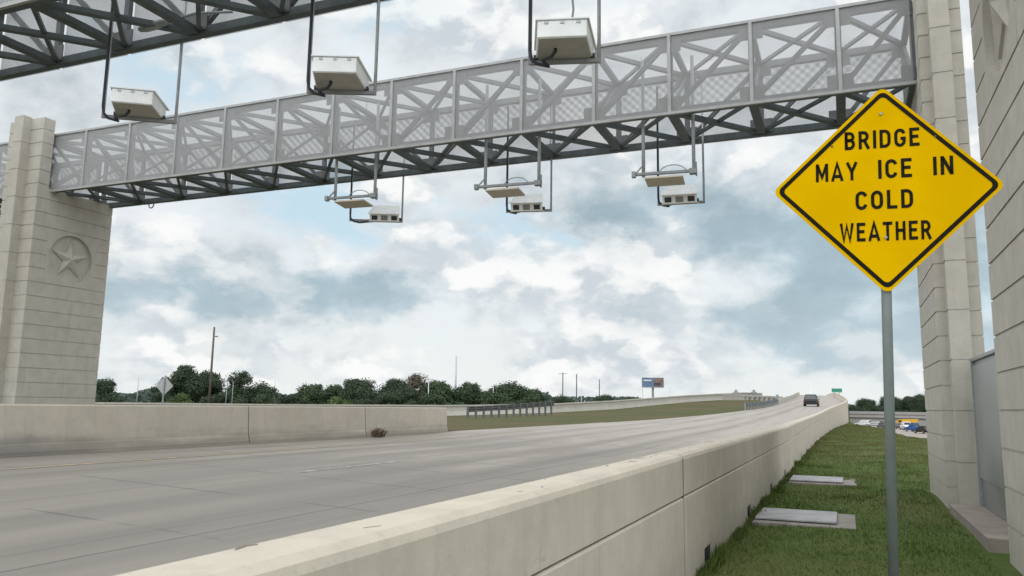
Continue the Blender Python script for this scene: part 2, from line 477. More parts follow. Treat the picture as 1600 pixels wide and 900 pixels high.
def make_leaf(name, a, bcol, scale=0.35, dry=False):
    m, nt, b = new_mat(name); g = NG(nt)
    n1 = g.noise(g.world(), scale, 3); n2 = g.noise(g.world(), scale * 7, 2)
    c = g.mix(g.ramp(g.m('ADD', g.m('MULTIPLY', n1, .6), g.m('MULTIPLY', n2, .4)), .35, .65), a, bcol)
    if dry: c = dry_tint(g, c, .75)
    nt.links.new(c, b.inputs['Base Color']); b.inputs['Roughness'].default_value = .7
    b.inputs['Specular IOR Level'].default_value = .2
    tl = nt.nodes.new('ShaderNodeBsdfTranslucent'); nt.links.new(c, tl.inputs[0])
    mx = nt.nodes.new('ShaderNodeMixShader'); mx.inputs[0].default_value = .25
    out = [n for n in nt.nodes if n.type == 'OUTPUT_MATERIAL'][0]
    nt.links.new(b.outputs[0], mx.inputs[1]); nt.links.new(tl.outputs[0], mx.inputs[2]); nt.links.new(mx.outputs[0], out.inputs[0])


make_leaf('leaf_dark', (0.042, 0.064, 0.038), (0.064, 0.090, 0.052))
make_leaf('leaf_mid', (0.046, 0.072, 0.036), (0.072, 0.102, 0.052))
make_leaf('leaf_light', (0.065, 0.105, 0.035), (0.105, 0.15, 0.05))
make_leaf('leaf_tan', (0.10, 0.090, 0.065), (0.15, 0.135, 0.10))
make_leaf('leaf_hazed', (0.070, 0.10, 0.085), (0.10, 0.135, 0.115))  # distance haze is put into these paler, bluish leaf tones
make_leaf('blade', (0.054, 0.094, 0.018), (0.112, 0.150, 0.036), 0.7, True)
M = MATS

# ------------------------------------------------------------------ mesh helpers


class MB:
    def __init__(self):
        self.v = []; self.f = []

    def add(self, vs, fs):
        o = len(self.v)
        self.v += [tuple(map(float, p)) for p in vs]
        self.f += [tuple(i + o for i in f) for f in fs]
        return self

    def box(self, x0, x1, y0, y1, z0, z1, sheet=False):
        if sheet: return self.add([(x0, y0, z0), (x1, y0, z0), (x1, y0, z1), (x0, y0, z1)], [(0, 1, 2, 3)])
        return self.add([(x0, y0, z0), (x1, y0, z0), (x1, y1, z0), (x0, y1, z0), (x0, y0, z1), (x1, y0, z1), (x1, y1, z1), (x0, y1, z1)],
                        [(0, 3, 2, 1), (4, 5, 6, 7), (0, 1, 5, 4), (1, 2, 6, 5), (2, 3, 7, 6), (3, 0, 4, 7)])

    def obox(self, c, size, mat):
        sx, sy, sz = (s / 2 for s in size)
        vs = [Vector(c) + mat @ Vector((a * sx, b * sy, d * sz)) for d in (-1, 1) for a, b in ((-1, -1), (1, -1), (1, 1), (-1, 1))]
        return self.add(vs, [(0, 3, 2, 1), (4, 5, 6, 7), (0, 1, 5, 4), (1, 2, 6, 5), (2, 3, 7, 6), (3, 0, 4, 7)])

    def beam(self, p, q, w, h):
        p, q = Vector(p), Vector(q); d = q - p; ln = d.length
        if ln < 1e-6: return self
        d /= ln
        up = Vector((0, 0, 1)) if abs(d.z) < .95 else Vector((0, 1, 0))
        s = d.cross(up).normalized(); u = s.cross(d)
        vs = []
        for e in (p, q):
            for a, b in ((-1, -1), (1, -1), (1, 1), (-1, 1)):
                vs.append(e + s * (a * w / 2) + u * (b * h / 2))
        return self.add(vs, [(0, 1, 2, 3), (7, 6, 5, 4), (0, 4, 5, 1), (1, 5, 6, 2), (2, 6, 7, 3), (3, 7, 4, 0)])

    def tube(self, p, q, r, n=10, r2=None):
        return self.path([p, q], r, n, r2)

    def path(self, pts, r, n=8, r2=None):
        pts = [Vector(p) for p in pts]
        rings = []
        k = len(pts)
        prev = None
        for i, p in enumerate(pts):
            d = (pts[min(i + 1, k - 1)] - pts[max(i - 1, 0)]).normalized()
            if prev is None:
                a = Vector((0, 0, 1)) if abs(d.z) < .9 else Vector((1, 0, 0))
                s = d.cross(a).normalized()
            else:
                s = (prev - d * prev.dot(d)).normalized()
            prev = s
            t = d.cross(s)
            rr = r if r2 is None else r + (r2 - r) * i / (k - 1)
            rings.append([p + (s * math.cos(2 * PI * j / n) + t * math.sin(2 * PI * j / n)) * rr for j in range(n)])
        vs = [x for rg in rings for x in rg]; fs = []
        for i in range(k - 1):
            for j in range(n):
                a, b = i * n + j, i * n + (j + 1) % n
                fs.append((a, b, b + n, a + n))
        fs.append(tuple(range(n - 1, -1, -1))); fs.append(tuple((k - 1) * n + j for j in range(n)))
        return self.add(vs, fs)

    def prism(self, poly, z0, z1):
        n = len(poly)
        vs = [(x, y, z0) for x, y in poly] + [(x, y, z1) for x, y in poly]
        return self.add(vs, [tuple(range(n - 1, -1, -1)), tuple(range(n, 2 * n))] + [(i, (i + 1) % n, (i + 1) % n + n, i + n) for i in range(n)])

    def sweep(self, sections, caps=True):
        """sections: list of equally long point rings"""
        n = len(sections[0]); vs = [p for s in sections for p in s]; fs = []
        for i in range(len(sections) - 1):
            for j in range(n):
                a, b = i * n + j, i * n + (j + 1) % n
                fs.append((a, b, b + n, a + n))
        if caps:
            fs.append(tuple(range(n - 1, -1, -1))); fs.append(tuple((len(sections) - 1) * n + j for j in range(n)))
        return self.add(vs, fs)


def root_loc(o):
    p = Vector((0, 0, 0))
    while o is not None:
        p += o.location; o = o.parent
    return p


def build(mb, name, mat, parent=None, local=False, smooth=False, bevel=0.0):
    me = bpy.data.meshes.new(name)
    vs = mb.v
    if parent is not None and not local:
        o = root_loc(parent); vs = [(x - o.x, y - o.y, z - o.z) for x, y, z in vs]
    me.from_pydata(vs, [], mb.f); me.update()
    if bevel or True:
        import bmesh
        bm = bmesh.new(); bm.from_mesh(me)
        bmesh.ops.recalc_face_normals(bm, faces=bm.faces)
        bm.to_mesh(me); bm.free()
    if smooth:
        me.polygons.foreach_set('use_smooth', [True] * len(me.polygons))
    me.materials.append(M[mat])
    ob = bpy.data.objects.new(name, me)
    COL.objects.link(ob)
    if parent is not None: ob.parent = parent
    if bevel:
        md = ob.modifiers.new('bevel', 'BEVEL'); md.width = bevel; md.segments = 2; md.limit_method = 'ANGLE'; md.angle_limit = R(40)
    return ob


def tag(o, label, cat, group=None):
    o['label'] = label; o['category'] = cat
    if group: o['group'] = group
    return o


def thing(name, label, cat, loc, rotz=0.0, group=None):
    o = bpy.data.objects.new(name, None); COL.objects.link(o)
    o.location = [float(c) for c in loc]; o.rotation_euler = (0, 0, rotz); o.empty_display_size = .2
    return tag(o, label, cat, group)


def structure(o):
    o['kind'] = 'structure'; return o


def dup(root, loc, rotz, label, group=None):
    r = root.copy(); COL.objects.link(r); r.location = [float(c) for c in loc]; r.rotation_euler = (0, 0, rotz)
    r['label'] = label
    if group: r['group'] = group
    for ch in list(root.children):
        c = ch.copy(); COL.objects.link(c); c.parent = r
        for gch in list(ch.children):
            d = gch.copy(); COL.objects.link(d); d.parent = c
    return r


# ------------------------------------------------------------------ road alignment
YP = [-40, 20, 50, 80, 110, 140, 180, 230, 260, 300, 350, 420]
ZP = [-1.32, -1.32, -1.1, -.55, .2, .95, 2.1, 3.7, 4.5, 5.0, 4.6, 3.]
XP = [-1.4, -1.4, -1.4, -1.0, .2, .6, 0, -1.5, -2.6, -4.5, -7.5, -12]
LY = [-40, 27, 30, 43, 55, 88, 105, 131, 180, 260, 300, 420]
LX = [-13.2, -13.2, -13.1, -12.5, -11.4, -9.9, -9.0, -9.4, -10.2, -12.5, -14.5, -22]


def sm(y, xs, ys):
    return sum(np.interp(y + d, xs, ys) for d in (-9, -4.5, 0, 4.5, 9)) / 5


zr = lambda y: float(sm(y, YP, ZP)) if y > 25 else -1.32
xr = lambda y: float(sm(y, YP, XP)) if y > 25 else -1.4
xl = lambda y: float(sm(y, LY, LX)) if y > 40 else float(np.interp(y, LY, LX))
slope = lambda y: float(np.interp(y, [0, 60, 110, 400], [.028, .028, .02, .02]))
zroad = lambda x, y: zr(y) + slope(y) * (xr(y) - .4 - x)

# ------------------------------------------------------------------ setting
g_ = MB().box(-3000, 3000, -300, 4000, -4.6, -4.2)
structure(build(g_, 'ground', 'far_ground'))
lg = MB().add([(-700, -60, -1.42), (-13.9, -60, -1.42), (-13.9, 66, -1.42), (-40, 66, -1.42), (-60, 600, -1.42), (-700, 600, -1.42)], [(0, 1, 2, 3, 4, 5)])
structure(build(lg, 'ground_left', 'median_grass')).name = 'meadow'

mb = MB(); ys = list(np.arange(-20, 60, 2.0)) + list(np.arange(60, 420, 5.0))
K = 12; vs = []; fs = []
for i, y in enumerate(ys):
    a, b = xl(y) - .02, xr(y) - .3
    for k in range(K + 1):
        x = a + (b - a) * k / K
        vs.append((x, y, zroad(x, y)))
for i in range(len(ys) - 1):
    for k in range(K):
        a = i * (K + 1) + k; fs.append((a, a + 1, a + K + 2, a + K + 1))
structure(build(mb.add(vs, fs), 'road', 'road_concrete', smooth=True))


def strip(x0, x1, y0, y1, name, mat, n=8):
    vs = []; fs = []
    for i in range(n + 1):
        y = y0 + (y1 - y0) * i / n
        d = xr(y) + 1.4
        for x in (x0 + d, x1 + d): vs.append((x, y, zroad(x, y) + .005))
        if i: fs.append((2 * i - 2, 2 * i - 1, 2 * i + 1, 2 * i))
    return structure(build(MB().add(vs, fs), name, mat))


for k in range(1):
    y0 = 11.2 + 12.2 * k
    if k == 0: y0 = 10.9
    xx = -8.32 + (0 if y0 < 45 else .6 * min(1, (y0 - 45) / 40))
    strip(xx - .06, xx + .06, y0, y0 + 3.6, 'lane_line', 'worn_white_paint', 4)
strip(-8.38, -8.26, -1.3, 2.3, 'lane_line', 'worn_white_paint', 4)
strip(-11.55, -11.42, -10, 30, 'edge_line', 'worn_yellow_paint', 20)
strip(-12.6, -12.5, 30, 44, 'edge_line', 'worn_yellow_paint', 20)

# median: grass between the road and the other carriageway
oppo = [(-62, 46, -1.35), (-47, 60, -1.25), (-37, 72.3, -1.1), (-29.1, 81, -.68), (-25.5, 93.5, -.23), (-20.4, 112, .85), (-17.9, 124, 1.3), (-12.6, 131.4, 1.5)]
near_y = [27, 29, 34, 44, 58, 80, 100, 131]
vs = []; fs = []; NN = 8
oo = np.array(oppo)
T = np.linspace(0, 7, 43)
for i, t in enumerate(T):
    y = float(np.interp(t, range(8), near_y)); x = xl(y)
    q = [float(np.interp(t, range(8), oo[:, c])) for c in range(3)]
    p = (x, y, zroad(x, y) - .01)
    for k in range(NN + 1):
        s = k / NN
        z = p[2] * (1 - s) + q[2] * s - math.sin(PI * s) * .10 + rng.normal(0, .012) * (0 < k < NN)
        vs.append((p[0] * (1 - s) + q[0] * s, p[1] * (1 - s) + q[1] * s, z))
    if i:
        for k in range(NN):
            a = (i - 1) * (NN + 1) + k; fs.append((a, a + 1, a + NN + 2, a + NN + 1))
structure(build(MB().add(vs, fs), 'median_grass', 'median_grass', smooth=True))

# grass verge on the right, dropping to the frontage road
xe = lambda y: float(np.interp(y, [-10, 40, 54.7, 60, 64, 83.7, 89, 101, 118, 140], [6.5, 5.6, 4.5, 3.8, 3.5, 3.45, 2.9, 1.65, .74, .7]))


def zverge(x, y):
    h = .02 * math.sin(x * 2.1 + y * .7) + .018 * math.sin(y * 1.3 - x * 1.1)
    rise = .05 * float(np.interp(x, [.3, 1.6], [0, 1])) * float(np.interp(y, [9, 13, 40, 60], [0, 1, 1, 0]))
    return -1.6 + h + rise


vs = []; fs = []; ysv = list(np.arange(-6, 30, .6)) + list(np.arange(30, 140, 2.5)); NX = 16
for i, y in enumerate(ysv):
    a, b = xr(y) - .1, xe(y)
    for k in range(NX + 1):
        x = a + (b - a) * k / NX
        vs.append((x, y, zverge(x, y)))
    vs.append((b + 3.5, y + 1.5, -4.25)); n = NX + 2
    if i:
        for k in range(n - 1):
            q = (i - 1) * n + k; fs.append((q, q + 1, q + n + 1, q + n))
structure(build(MB().add(vs, fs), 'grass_verge', 'verge_soil', smooth=True))
structure(build(MB().add([(4, 60, -4.17), (34, 60, -4.17), (40, 255, -4.17), (1.2, 255, -4.17)], [(0, 1, 2, 3)]), 'frontage_road', 'frontage_paving'))


def grass_blades():
    vs = []; fs = []
    n = 170000
    y = 3.5 + 100 * rng.random(n) ** 2.6
    x = -1.38 + (rng.random(n)) * 6.2
    tall = np.clip(rng.normal(.026, .011, n), .010, .07) * (1 + .9 * (np.sin(x * 2.3 + np.sin(y * .9) * 2) * np.sin(y * 1.25 + x) > .55))
    edge = np.exp(-((x + 1.38) / .09)) * .07 * rng.random(n)
    ang = rng.random(n) * 2 * PI
    for i in range(n):
        xx, yy = x[i], y[i]
        if xx > xe(yy) or xx < xr(yy) - .02: continue
        if xx > 1.42 and 6.5 < yy < 18.6: continue
        if -1.32 < xx < .12 and (12.02 < yy < 13.66 or 18.86 < yy < 20.66): continue
        h = tall[i] + edge[i]; z = zverge(xx, yy)
        w = .003 + .0005 * yy; c, s = math.cos(ang[i]) * w, math.sin(ang[i]) * w
        lx, ly = rng.normal(0, .5, 2) * h
        o = len(vs)
        vs += [(xx - c, yy - s, z - .01), (xx + c, yy + s, z - .01), (xx + lx, yy + ly, z + h)]
        fs.append((o, o + 1, o + 2))
    # tufts that grow up against the wall foot
    for k in range(160):
        yy = 4 + 40 * random.random() ** 1.4; xx = -1.36 + random.random() * .09
        for j in range(26):
            a = random.random() * 2 * PI; h = random.uniform(.04, .11); w = .005 + .0005 * yy
            bx, by = xx + random.gauss(0, .03), yy + random.gauss(0, .08)
            z = zverge(bx, by); o = len(vs)
            vs += [(bx - math.cos(a) * w, by - math.sin(a) * w, z - .01), (bx + math.cos(a) * w, by + math.sin(a) * w, z - .01),
                   (bx + random.gauss(.02, .03), by + random.gauss(0, .04), z + h)]
            fs.append((o, o + 1, o + 2))
    # ranker growth in front of each weep slot
    for c0 in [8.85 + 3.95 * k for k in range(9)]:
        for j in range(170):
            a = random.random() * 2 * PI; h = random.uniform(.05, .17); w = .006 + .0005 * c0
            bx, by = -1.36 + abs(random.gauss(0, .07)), c0 + random.gauss(.05, .2)
            z = zverge(bx, by); o = len(vs)
            vs += [(bx - math.cos(a) * w, by - math.sin(a) * w, z - .01), (bx + math.cos(a) * w, by + math.sin(a) * w, z - .01),
                   (bx + random.gauss(.03, .04), by + random.gauss(0, .05), z + h)]
            fs.append((o, o + 1, o + 2))
    ob = build(MB().add(vs, fs), 'grass', 'blade')
    ob['kind'] = 'stuff'; ob['label'] = 'short mown grass on the verge beside the barrier'
    return ob


grass_blades()

# ------------------------------------------------------------------ right barrier (three pours with joints)


def barrier_ring(y, top):
    x0, z0 = xr(y), zr(y) + .9
    zg = zr(y)
    # outer edge, rounded top, sloping road side
    return [(x0, top), (x0, z0 - .05), (x0 - .012, z0 - .02), (x0 - .045, z0 + .002), (x0 - .245, z0), (x0 - .268, z0 - .015), (x0 - .28, z0 - .05),
            (x0 - .32, zg + .33), (x0 - .42, zg + .08), (x0 - .42, zg - .1), (x0 - .1, zg - .1), (x0 - .1, top - .02)]


def right_barrier(y0, y1, step, label, wall_slots):
    t = thing('concrete_barrier', label, 'barrier', (xr(y0) - .2, y0, -1.6), 0, 'concrete barriers along the right of the road')
    yy = list(np.arange(y0, y1 - .01, step)) + [y1]
    secs = []
    for y in yy:
        g = zr(y) + .53
        secs.append([(x, y, z) for x, z in barrier_ring(y, g)])
    build(MB().sweep(secs), 'parapet', 'barrier_concrete', t, smooth=False)
    # retaining wall under the groove; weep slots at its foot
    mb = MB(); secs = []
    for y in yy:
        x0 = xr(y); g = zr(y) + .50
        secs.append([(x0 + .004, y, -1.43), (x0 + .004, y, g), (x0 - .012, y, g + .012), (x0 - .14, y, g + .012), (x0 - .14, y, -1.43)])
    mb.sweep(secs)
    cuts = [y0] + [c for s in wall_slots if y0 < s < y1 for c in (s - .24, s + .24)] + [y1]
    for a, b in zip(cuts[::2], cuts[1::2]):
        st = [a] + [y for y in yy if a < y < b] + [b]
        mb.sweep([[(xr(y) + .004, y, -4.3 if y > 60 else -1.9), (xr(y) + .004, y, -1.43), (xr(y) - .14, y, -1.43), (xr(y) - .14, y, -4.3 if y > 60 else -1.9)] for y in st])
    build(mb, 'retaining_wall', 'barrier_concrete', t)
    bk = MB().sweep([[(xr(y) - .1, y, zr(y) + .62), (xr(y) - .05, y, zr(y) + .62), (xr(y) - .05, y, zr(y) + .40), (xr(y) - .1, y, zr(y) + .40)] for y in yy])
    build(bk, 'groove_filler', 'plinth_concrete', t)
    bk = MB().box(-1.52, -1.412, y0, min(y1, 40), -1.9, -1.43)  # black backing stands in for the shade inside the weep slots
    if y0 < 40: build(bk, 'slot_shade_back', 'black_rubber', t)
    return t


slots = [8.85 + 3.95 * k for k in range(8)]
jf = right_barrier(-3.0, 7.50, 1.05, 'beige concrete barrier section nearest the camera, running out of the bottom edge', [s for s in slots])
right_barrier(7.55, 420, 3.0, 'long beige concrete barrier climbing along the grass up to the bridge', slots)

build(MB().box(-1.78, -1.403, 7.502, 7.548, -1.7, -.46), 'joint_filler', 'black_rubber', jf)

rc = random.Random(11)
for k in range(26):
    y = rc.uniform(1.5, 12) if k < 20 else rc.uniform(8, 20); x = -1.4 - rc.uniform(.05, .24)
    a = rc.uniform(-.4, .4); L_ = rc.uniform(.01, .05) * (1 + 1.6 * (k % 5 == 0)); w = rc.uniform(.003, .009)
    pts = []
    for j in range(10):
        t = 2 * PI * j / 10; q = rc.uniform(.55, 1.1)
        pts.append((x + w * q * math.cos(t) + a * L_ * q * math.sin(t), y + L_ * q * math.sin(t)))
    build(MB().prism(pts, -.423, -.4165), 'chip', 'plinth_concrete' if k % 3 else 'pad_concrete', jf)

# ------------------------------------------------------------------ left barrier (three pours)


def left_barrier(y0, y1, label):
    t = thing('concrete_barrier', label, 'barrier', (-13.3, y0, -1.0), 0, 'concrete barriers left of the road')
    prof = [(-13.2, -1.03), (-13.2, -.93), (-13.235, -.80), (-13.25, -.79), (-13.29, -.13), (-13.31, -.105), (-13.55, -.105), (-13.57, -.13), (-13.68, -.72), (-13.75, -1.5), (-13.3, -1.5)]
    build(MB().sweep([[(x, y, z) for x, z in prof] for y in np.linspace(y0, y1, 6)]), 'parapet', 'left_barrier_concrete', t)
    foot = MB().box(-13.198, -13.10, y0, y1, -1.2, -.975)
    build(foot, 'gutter_strip', 'left_barrier_concrete', t)
    return t


left_barrier(-12, 15.45, 'long grimy concrete barrier in front of the left starred tower')
left_barrier(15.49, 20.55, 'short concrete barrier section between two joints, left of the brown weed')
left_barrier(20.59, 25.9, 'pale end section of the left concrete barrier, with a weed at its joint')

# ------------------------------------------------------------------ toll towers
CH = 0.414
Z_COURSE = [0.842 + CH * k for k in range(-7, 19)]      # groove heights


def star_panel(mb_panel, mb_disc, mb_star, X, sgn, yc, zc, y0, y1, z0, z1):
    """flat square panel in the face X (facing sgn*X) with a round recess and a five-pointed star standing in it"""
    n = 48; r = .73; dp = .085
    circ = [(yc + r * math.cos(2 * PI * i / n), zc + r * math.sin(2 * PI * i / n)) for i in range(n)]
    sq = []
    for (y, z) in circ:
        dy, dz = y - yc, z - zc
        ty = ((y1 - yc) / dy if dy > 0 else (y0 - yc) / dy) if abs(dy) > 1e-9 else 1e9
        tz = ((z1 - zc) / dz if dz > 0 else (z0 - zc) / dz) if abs(dz) > 1e-9 else 1e9
        t = min(ty, tz); sq.append((yc + dy * t, zc + dz * t))
    xb = X - sgn * .3
    vs = [(X, *p) for p in sq] + [(X, *p) for p in circ] + [(X - sgn * dp, *p) for p in circ] + [(xb, *p) for p in sq]
    fs = []
    for i in range(n):
        j = (i + 1) % n
        fs += [(i, j, n + j, n + i), (n + i, n + j, 2 * n + j, 2 * n + i), (i, j, 3 * n + j, 3 * n + i)]
    for (cy, cz) in ((y0, z0), (y0, z1), (y1, z0), (y1, z1)):
        k = min(range(n), key=lambda i: (sq[i][0] - cy) ** 2 + (sq[i][1] - cz) ** 2)
        o = len(vs); vs.append((X, cy, cz))
        fs += [(k, (k + 1) % n, o), (k, (k - 1) % n, o)]
    mb_panel.add(vs, fs)
    mb_disc.add([(X - sgn * (dp - .002), *p) for p in circ] + [(X - sgn * .2, *p) for p in circ],
                [tuple(range(n))] + [(i, (i + 1) % n, n + (i + 1) % n, n + i) for i in range(n)])
    pts = []
    for i in range(10):
        a = PI / 2 + i * PI / 5; rr = .60 if i % 2 == 0 else .23
        pts.append((X - sgn * (dp - .035), yc + rr * math.cos(a), zc + rr * math.sin(a)))
    low = [(X - sgn * (dp + .01), y, z) for _, y, z in pts]
    mb_star.add(pts + low + [(X + sgn * .05, yc, zc)], [(i, (i + 1) % 10, 20) for i in range(10)] + [(i, (i + 1) % 10, 10 + (i + 1) % 10, 10 + i) for i in range(10)])


def tower(X, sgn, y_pier_out, dirn, label, Tk=.68, pd=.66, Ln=2.97, ca=(.155, .467), sc=1.51, base=-1.75, top=8.25):
    """X: plane of the face towards the road; sgn: which way it faces; the pier stands at y_pier_out and the wall runs on in +dirn*Y"""
    yA = y_pier_out                  # pier's outer face
    Y = lambda d: yA + dirn * d      # distance along the tower from the pier's outer face
    t = thing('toll_tower', label, 'tower', (X - sgn * Tk / 2, Y(1.5), base), 0, 'toll towers carrying the trusses')
    gp = .029
    zs = [base] + [z for z in Z_COURSE if z > base + .15]
    wall, pier, colm, core = MB(), MB(), MB(), MB()

    def blk(mb, d0, d1, a0, a1, z0, z1):
        y0, y1 = sorted((Y(d0), Y(d1))); x0, x1 = sorted((X - sgn * a0, X - sgn * a1))
        mb.box(x0, x1, y0, y1, z0, z1)
    pz0, pz1 = Z_COURSE[13], Z_COURSE[17]
    py0, py1 = sc - .84, sc + .84
    for z0, z1 in zip(zs[:-1], zs[1:]):
        if z0 > top: break
        a, b = z0 + (gp if z0 > base else 0), min(z1, top)
        blk(pier, 0, pd, 0, Tk, a, b)
        if b < 6.22 or z0 < 5.9:
            bb = min(b, 6.16)
            if pz0 - .05 <= z0 < pz1 - .05:
                blk(wall, py1, Ln, 0, Tk, a, bb)
                blk(wall, py0, py1, .32, Tk, a, bb)
                if py0 > pd + .02: blk(wall, pd, py0, 0, Tk, a, bb)
            else:
                blk(wall, pd, Ln, 0, Tk, a, bb)
    for (d0, d1, z0, z1, ins) in ((.011, py0 + .05, base, 6.1, .017), (py1 - .05, Ln - .011, base, 6.1, .017), (py0 + .05, py1 - .05, base, pz0 + .06, .017), (py0 + .05, py1 - .05, pz1 - .03, 6.1, .017), (py0 + .05, py1 - .05, pz0 + .06, pz1 - .03, .36)):
        blk(core, d0, d1, ins, Tk - .015, z0, z1)
    blk(core, .013, pd - .013, .014, Tk - .014, 6.05, top - .03)
    zc2 = zs[::2]
    for z0, z1 in zip(zc2, zc2[1:] + [zc2[-1] + 2 * CH]):
        if z0 > top: break
        blk(colm, -.26, 0.01, ca[0], ca[1], z0 + (gp if z0 > base else 0), min(z1, top + .06))
    blk(core, -.25, .02, ca[0] + .01, ca[1] - .01, base, top)
    build(core, 'core', 'tower_concrete', t)
    w = build(wall, 'wall', 'tower_concrete', t)
    build(pier, 'pier', 'tower_concrete', t)
    build(colm, 'column', 'tower_concrete', t)
    pm, dm, sm_ = MB(), MB(), MB()
    yp = sorted((Y(py0), Y(py1)))
    star_panel(pm, dm, sm_, X + sgn * .002, sgn, Y(sc), (pz0 + pz1) / 2 + .02, yp[0], yp[1], pz0 + gp, pz1)
    p = build(pm, 'star_panel', 'tower_concrete', t)
    build(dm, 'medallion', 'tower_concrete', p); build(sm_, 'star', 'tower_concrete', p)
    blk2 = MB(); x0, x1 = sorted((X + sgn * .05, X - sgn * (Tk + .05))); y0, y1 = sorted((Y(-.55), Y(Ln + .05)))
    return t


tower(-21.52, 1, 15.45, 1, 'tall block tower left of the road, carved with a round star medallion', Tk=1.48, pd=.36, Ln=2.62, ca=(.55, .93), sc=1.31)
tower(1.5, -1, 15.12, 1, 'block tower right of the road, partly behind the yellow diamond sign')
tower(1.6, -1, 10.42, -1, 'block tower cut by the right edge of the photo, large star on its face')

# steel cabinet between the right towers, on its plinth
t = thing('steel_cabinet', 'smooth grey steel cabinet standing between the two right towers', 'cabinet', (2.3, 12.8, -1.43))
build(MB().box(1.93, 2.75, 11.05, 14.52, -1.42, .80), 'housing', 'cabinet_steel', t)
build(MB().box(1.90, 1.928, 11.1, 14.5, -1.0, .74), 'door', 'cabinet_steel', t, bevel=.006)
build(MB().box(1.88, 2.8, 11.0, 14.56, .802, .86), 'roof', 'cabinet_steel', t, bevel=.01)
build(MB().box(1.885, 1.929, 14.49, 14.55, -1.42, .80), 'trim', 'post_steel', t)
tag(build(MB().box(1.47, 2.9, 10.95, 14.6, -1.85, -1.43), 'concrete_plinth', 'plinth_concrete', bevel=.012),
    'brownish concrete plinth under the grey steel cabinet', 'plinth')

# ------------------------------------------------------------------ trusses
MULL = [-20.26, -18.53, -16.77, -15.07, -13.32, -11.59, -9.89, -8.18, -6.47, -4.77, -3.12, -1.46, 0.19]


def truss(label, X0, X1, xs, y_front, y_rear, z0, z1, name='gantry_truss', screens=True, mid=-10.0, rods=()):
    """y_front: the side that carries the framed screen"""
    d = 1 if y_rear > y_front else -1
    t = thing(name, label, 'truss', ((X0 + X1) / 2, (y_front + y_rear) / 2, z0), 0, 'gantry trusses over the road')
    nodes = [X0] + list(xs) + [X1]
    yf, yr = y_front + d * .12, y_rear
    zc0, zc1 = z0 + .09, z1 - .09
    for (y, z) in ((yf, zc0), (yf, zc1), (yr, zc0), (yr, zc1)):
        build(MB().box(X0, X1, y - .07, y + .07, z - .07, z + .07), 'chord', 'lattice_steel' if z == zc0 else 'lattice_web', t)  # bottom chords get a darker steel, painting in the underside's shade
    for y, nm in ((yf, 'front_lattice'), (yr, 'rear_lattice')):
        mb = MB()
        for i, x in enumerate(nodes):
            mb.box(x - .055, x + .055, y - .045, y + .045, zc0 + .07, zc1 - .07)
            for z, s in ((zc0, 1), (zc1, -1)):
                build(MB().box(max(X0, x - .24), min(X1, x + .24), y - .011 - .075, y + .011 - .075, min(z, z + s * .3), max(z, z + s * .3)), 'gusset_plate', 'lattice_web', t)
            if i + 1 < len(nodes):
                x2 = nodes[i + 1]
                if (x + x2) / 2 > mid: mb.beam((x, y, zc0), (x2, y, zc1), .085, .085)
                else: mb.beam((x, y, zc1), (x2, y, zc0), .085, .085)
        build(mb, nm, 'lattice_web', t)
    for z, nm, mt in ((zc0, 'bottom_bracing', 'lattice_steel'), (zc1, 'top_bracing', 'lattice_web')):  # lower bracing is darker: shade under the truss put into its colour
        mb = MB()
        for i, x in enumerate(nodes):
            ws = .09 if z == zc0 else .06
            mb.box(x - ws, x + ws, min(yf, yr) + .07, max(yf, yr) - .07, z - .05, z + .05)
            if i + 1 < len(nodes):
                x2 = nodes[i + 1]
                mb.beam((x, yf, z - .002), (x2, yr, z - .002), .13 if z == zc0 else .09, .09)
                mb.beam((x, yr, z + .03), (x2, yf, z + .03), .07, .07)
        build(mb, nm, mt, t)
    for i, x in enumerate(nodes):
        build(MB().beam((x, yf, zc0), (x, yr, zc1), .06, .06), 'sway_brace', 'lattice_web', t)
    # walkway cables and lamps inside are left to the lattice; screens outside
    fr = MB()
    for x in nodes[1:-1]: fr.box(x - .035, x + .035, min(y_front - d * .03, y_front + d * .015), max(y_front - d * .03, y_front + d * .015), z0 + .05, z1 - .05)
    fr.box(X0, X1, y_front - .03, y_front + .03, z0 - .01, z0 + .05)
    fr.box(X0, X1, y_front - .03, y_front + .03, z1 - .05, z1 + .01)
    build(fr, 'screen_frame', 'panel_frame_steel', t)
    for a, b in zip(nodes[:-1], nodes[1:]):
        build(MB().box(a + .036, b - .036, y_front - .003, y_front + .003, z0 + .05, z1 - .05), 'perforated_screen', 'front_screen', t)
        build(MB().box(a + .036, b - .036, y_rear + d * .10 - .003, y_rear + d * .10 + .003, z0 + .02, z1 - .02), 'perforated_screen', 'rear_screen', t)
    for x in rods:
        build(MB().tube((x, yr, z1 - .02), (x, yr, z1 + .55), .012, 6), 'lightning_rod', 'pole_steel', t)
    return t


t1 = truss('long grey truss with perforated screens crossing the whole road between the towers', -21.9, 1.49, MULL, 15.9, 18.0, 6.08, 7.86,
           rods=(-22.5 + 1.2, -12.0, -4.2))
truss('dark lattice truss in the upper left corner, seen from below', -24, 1.59, MULL, 7.75, 9.68, 6.1, 7.86)
left_nodes = [-24.2 - 1.72 * k for k in range(6)]
truss('truss at the left edge, behind the left starred tower', -34.5, -22.22, sorted(left_nodes), 15.9, 18.0, 6.08, 7.86, mid=-60)

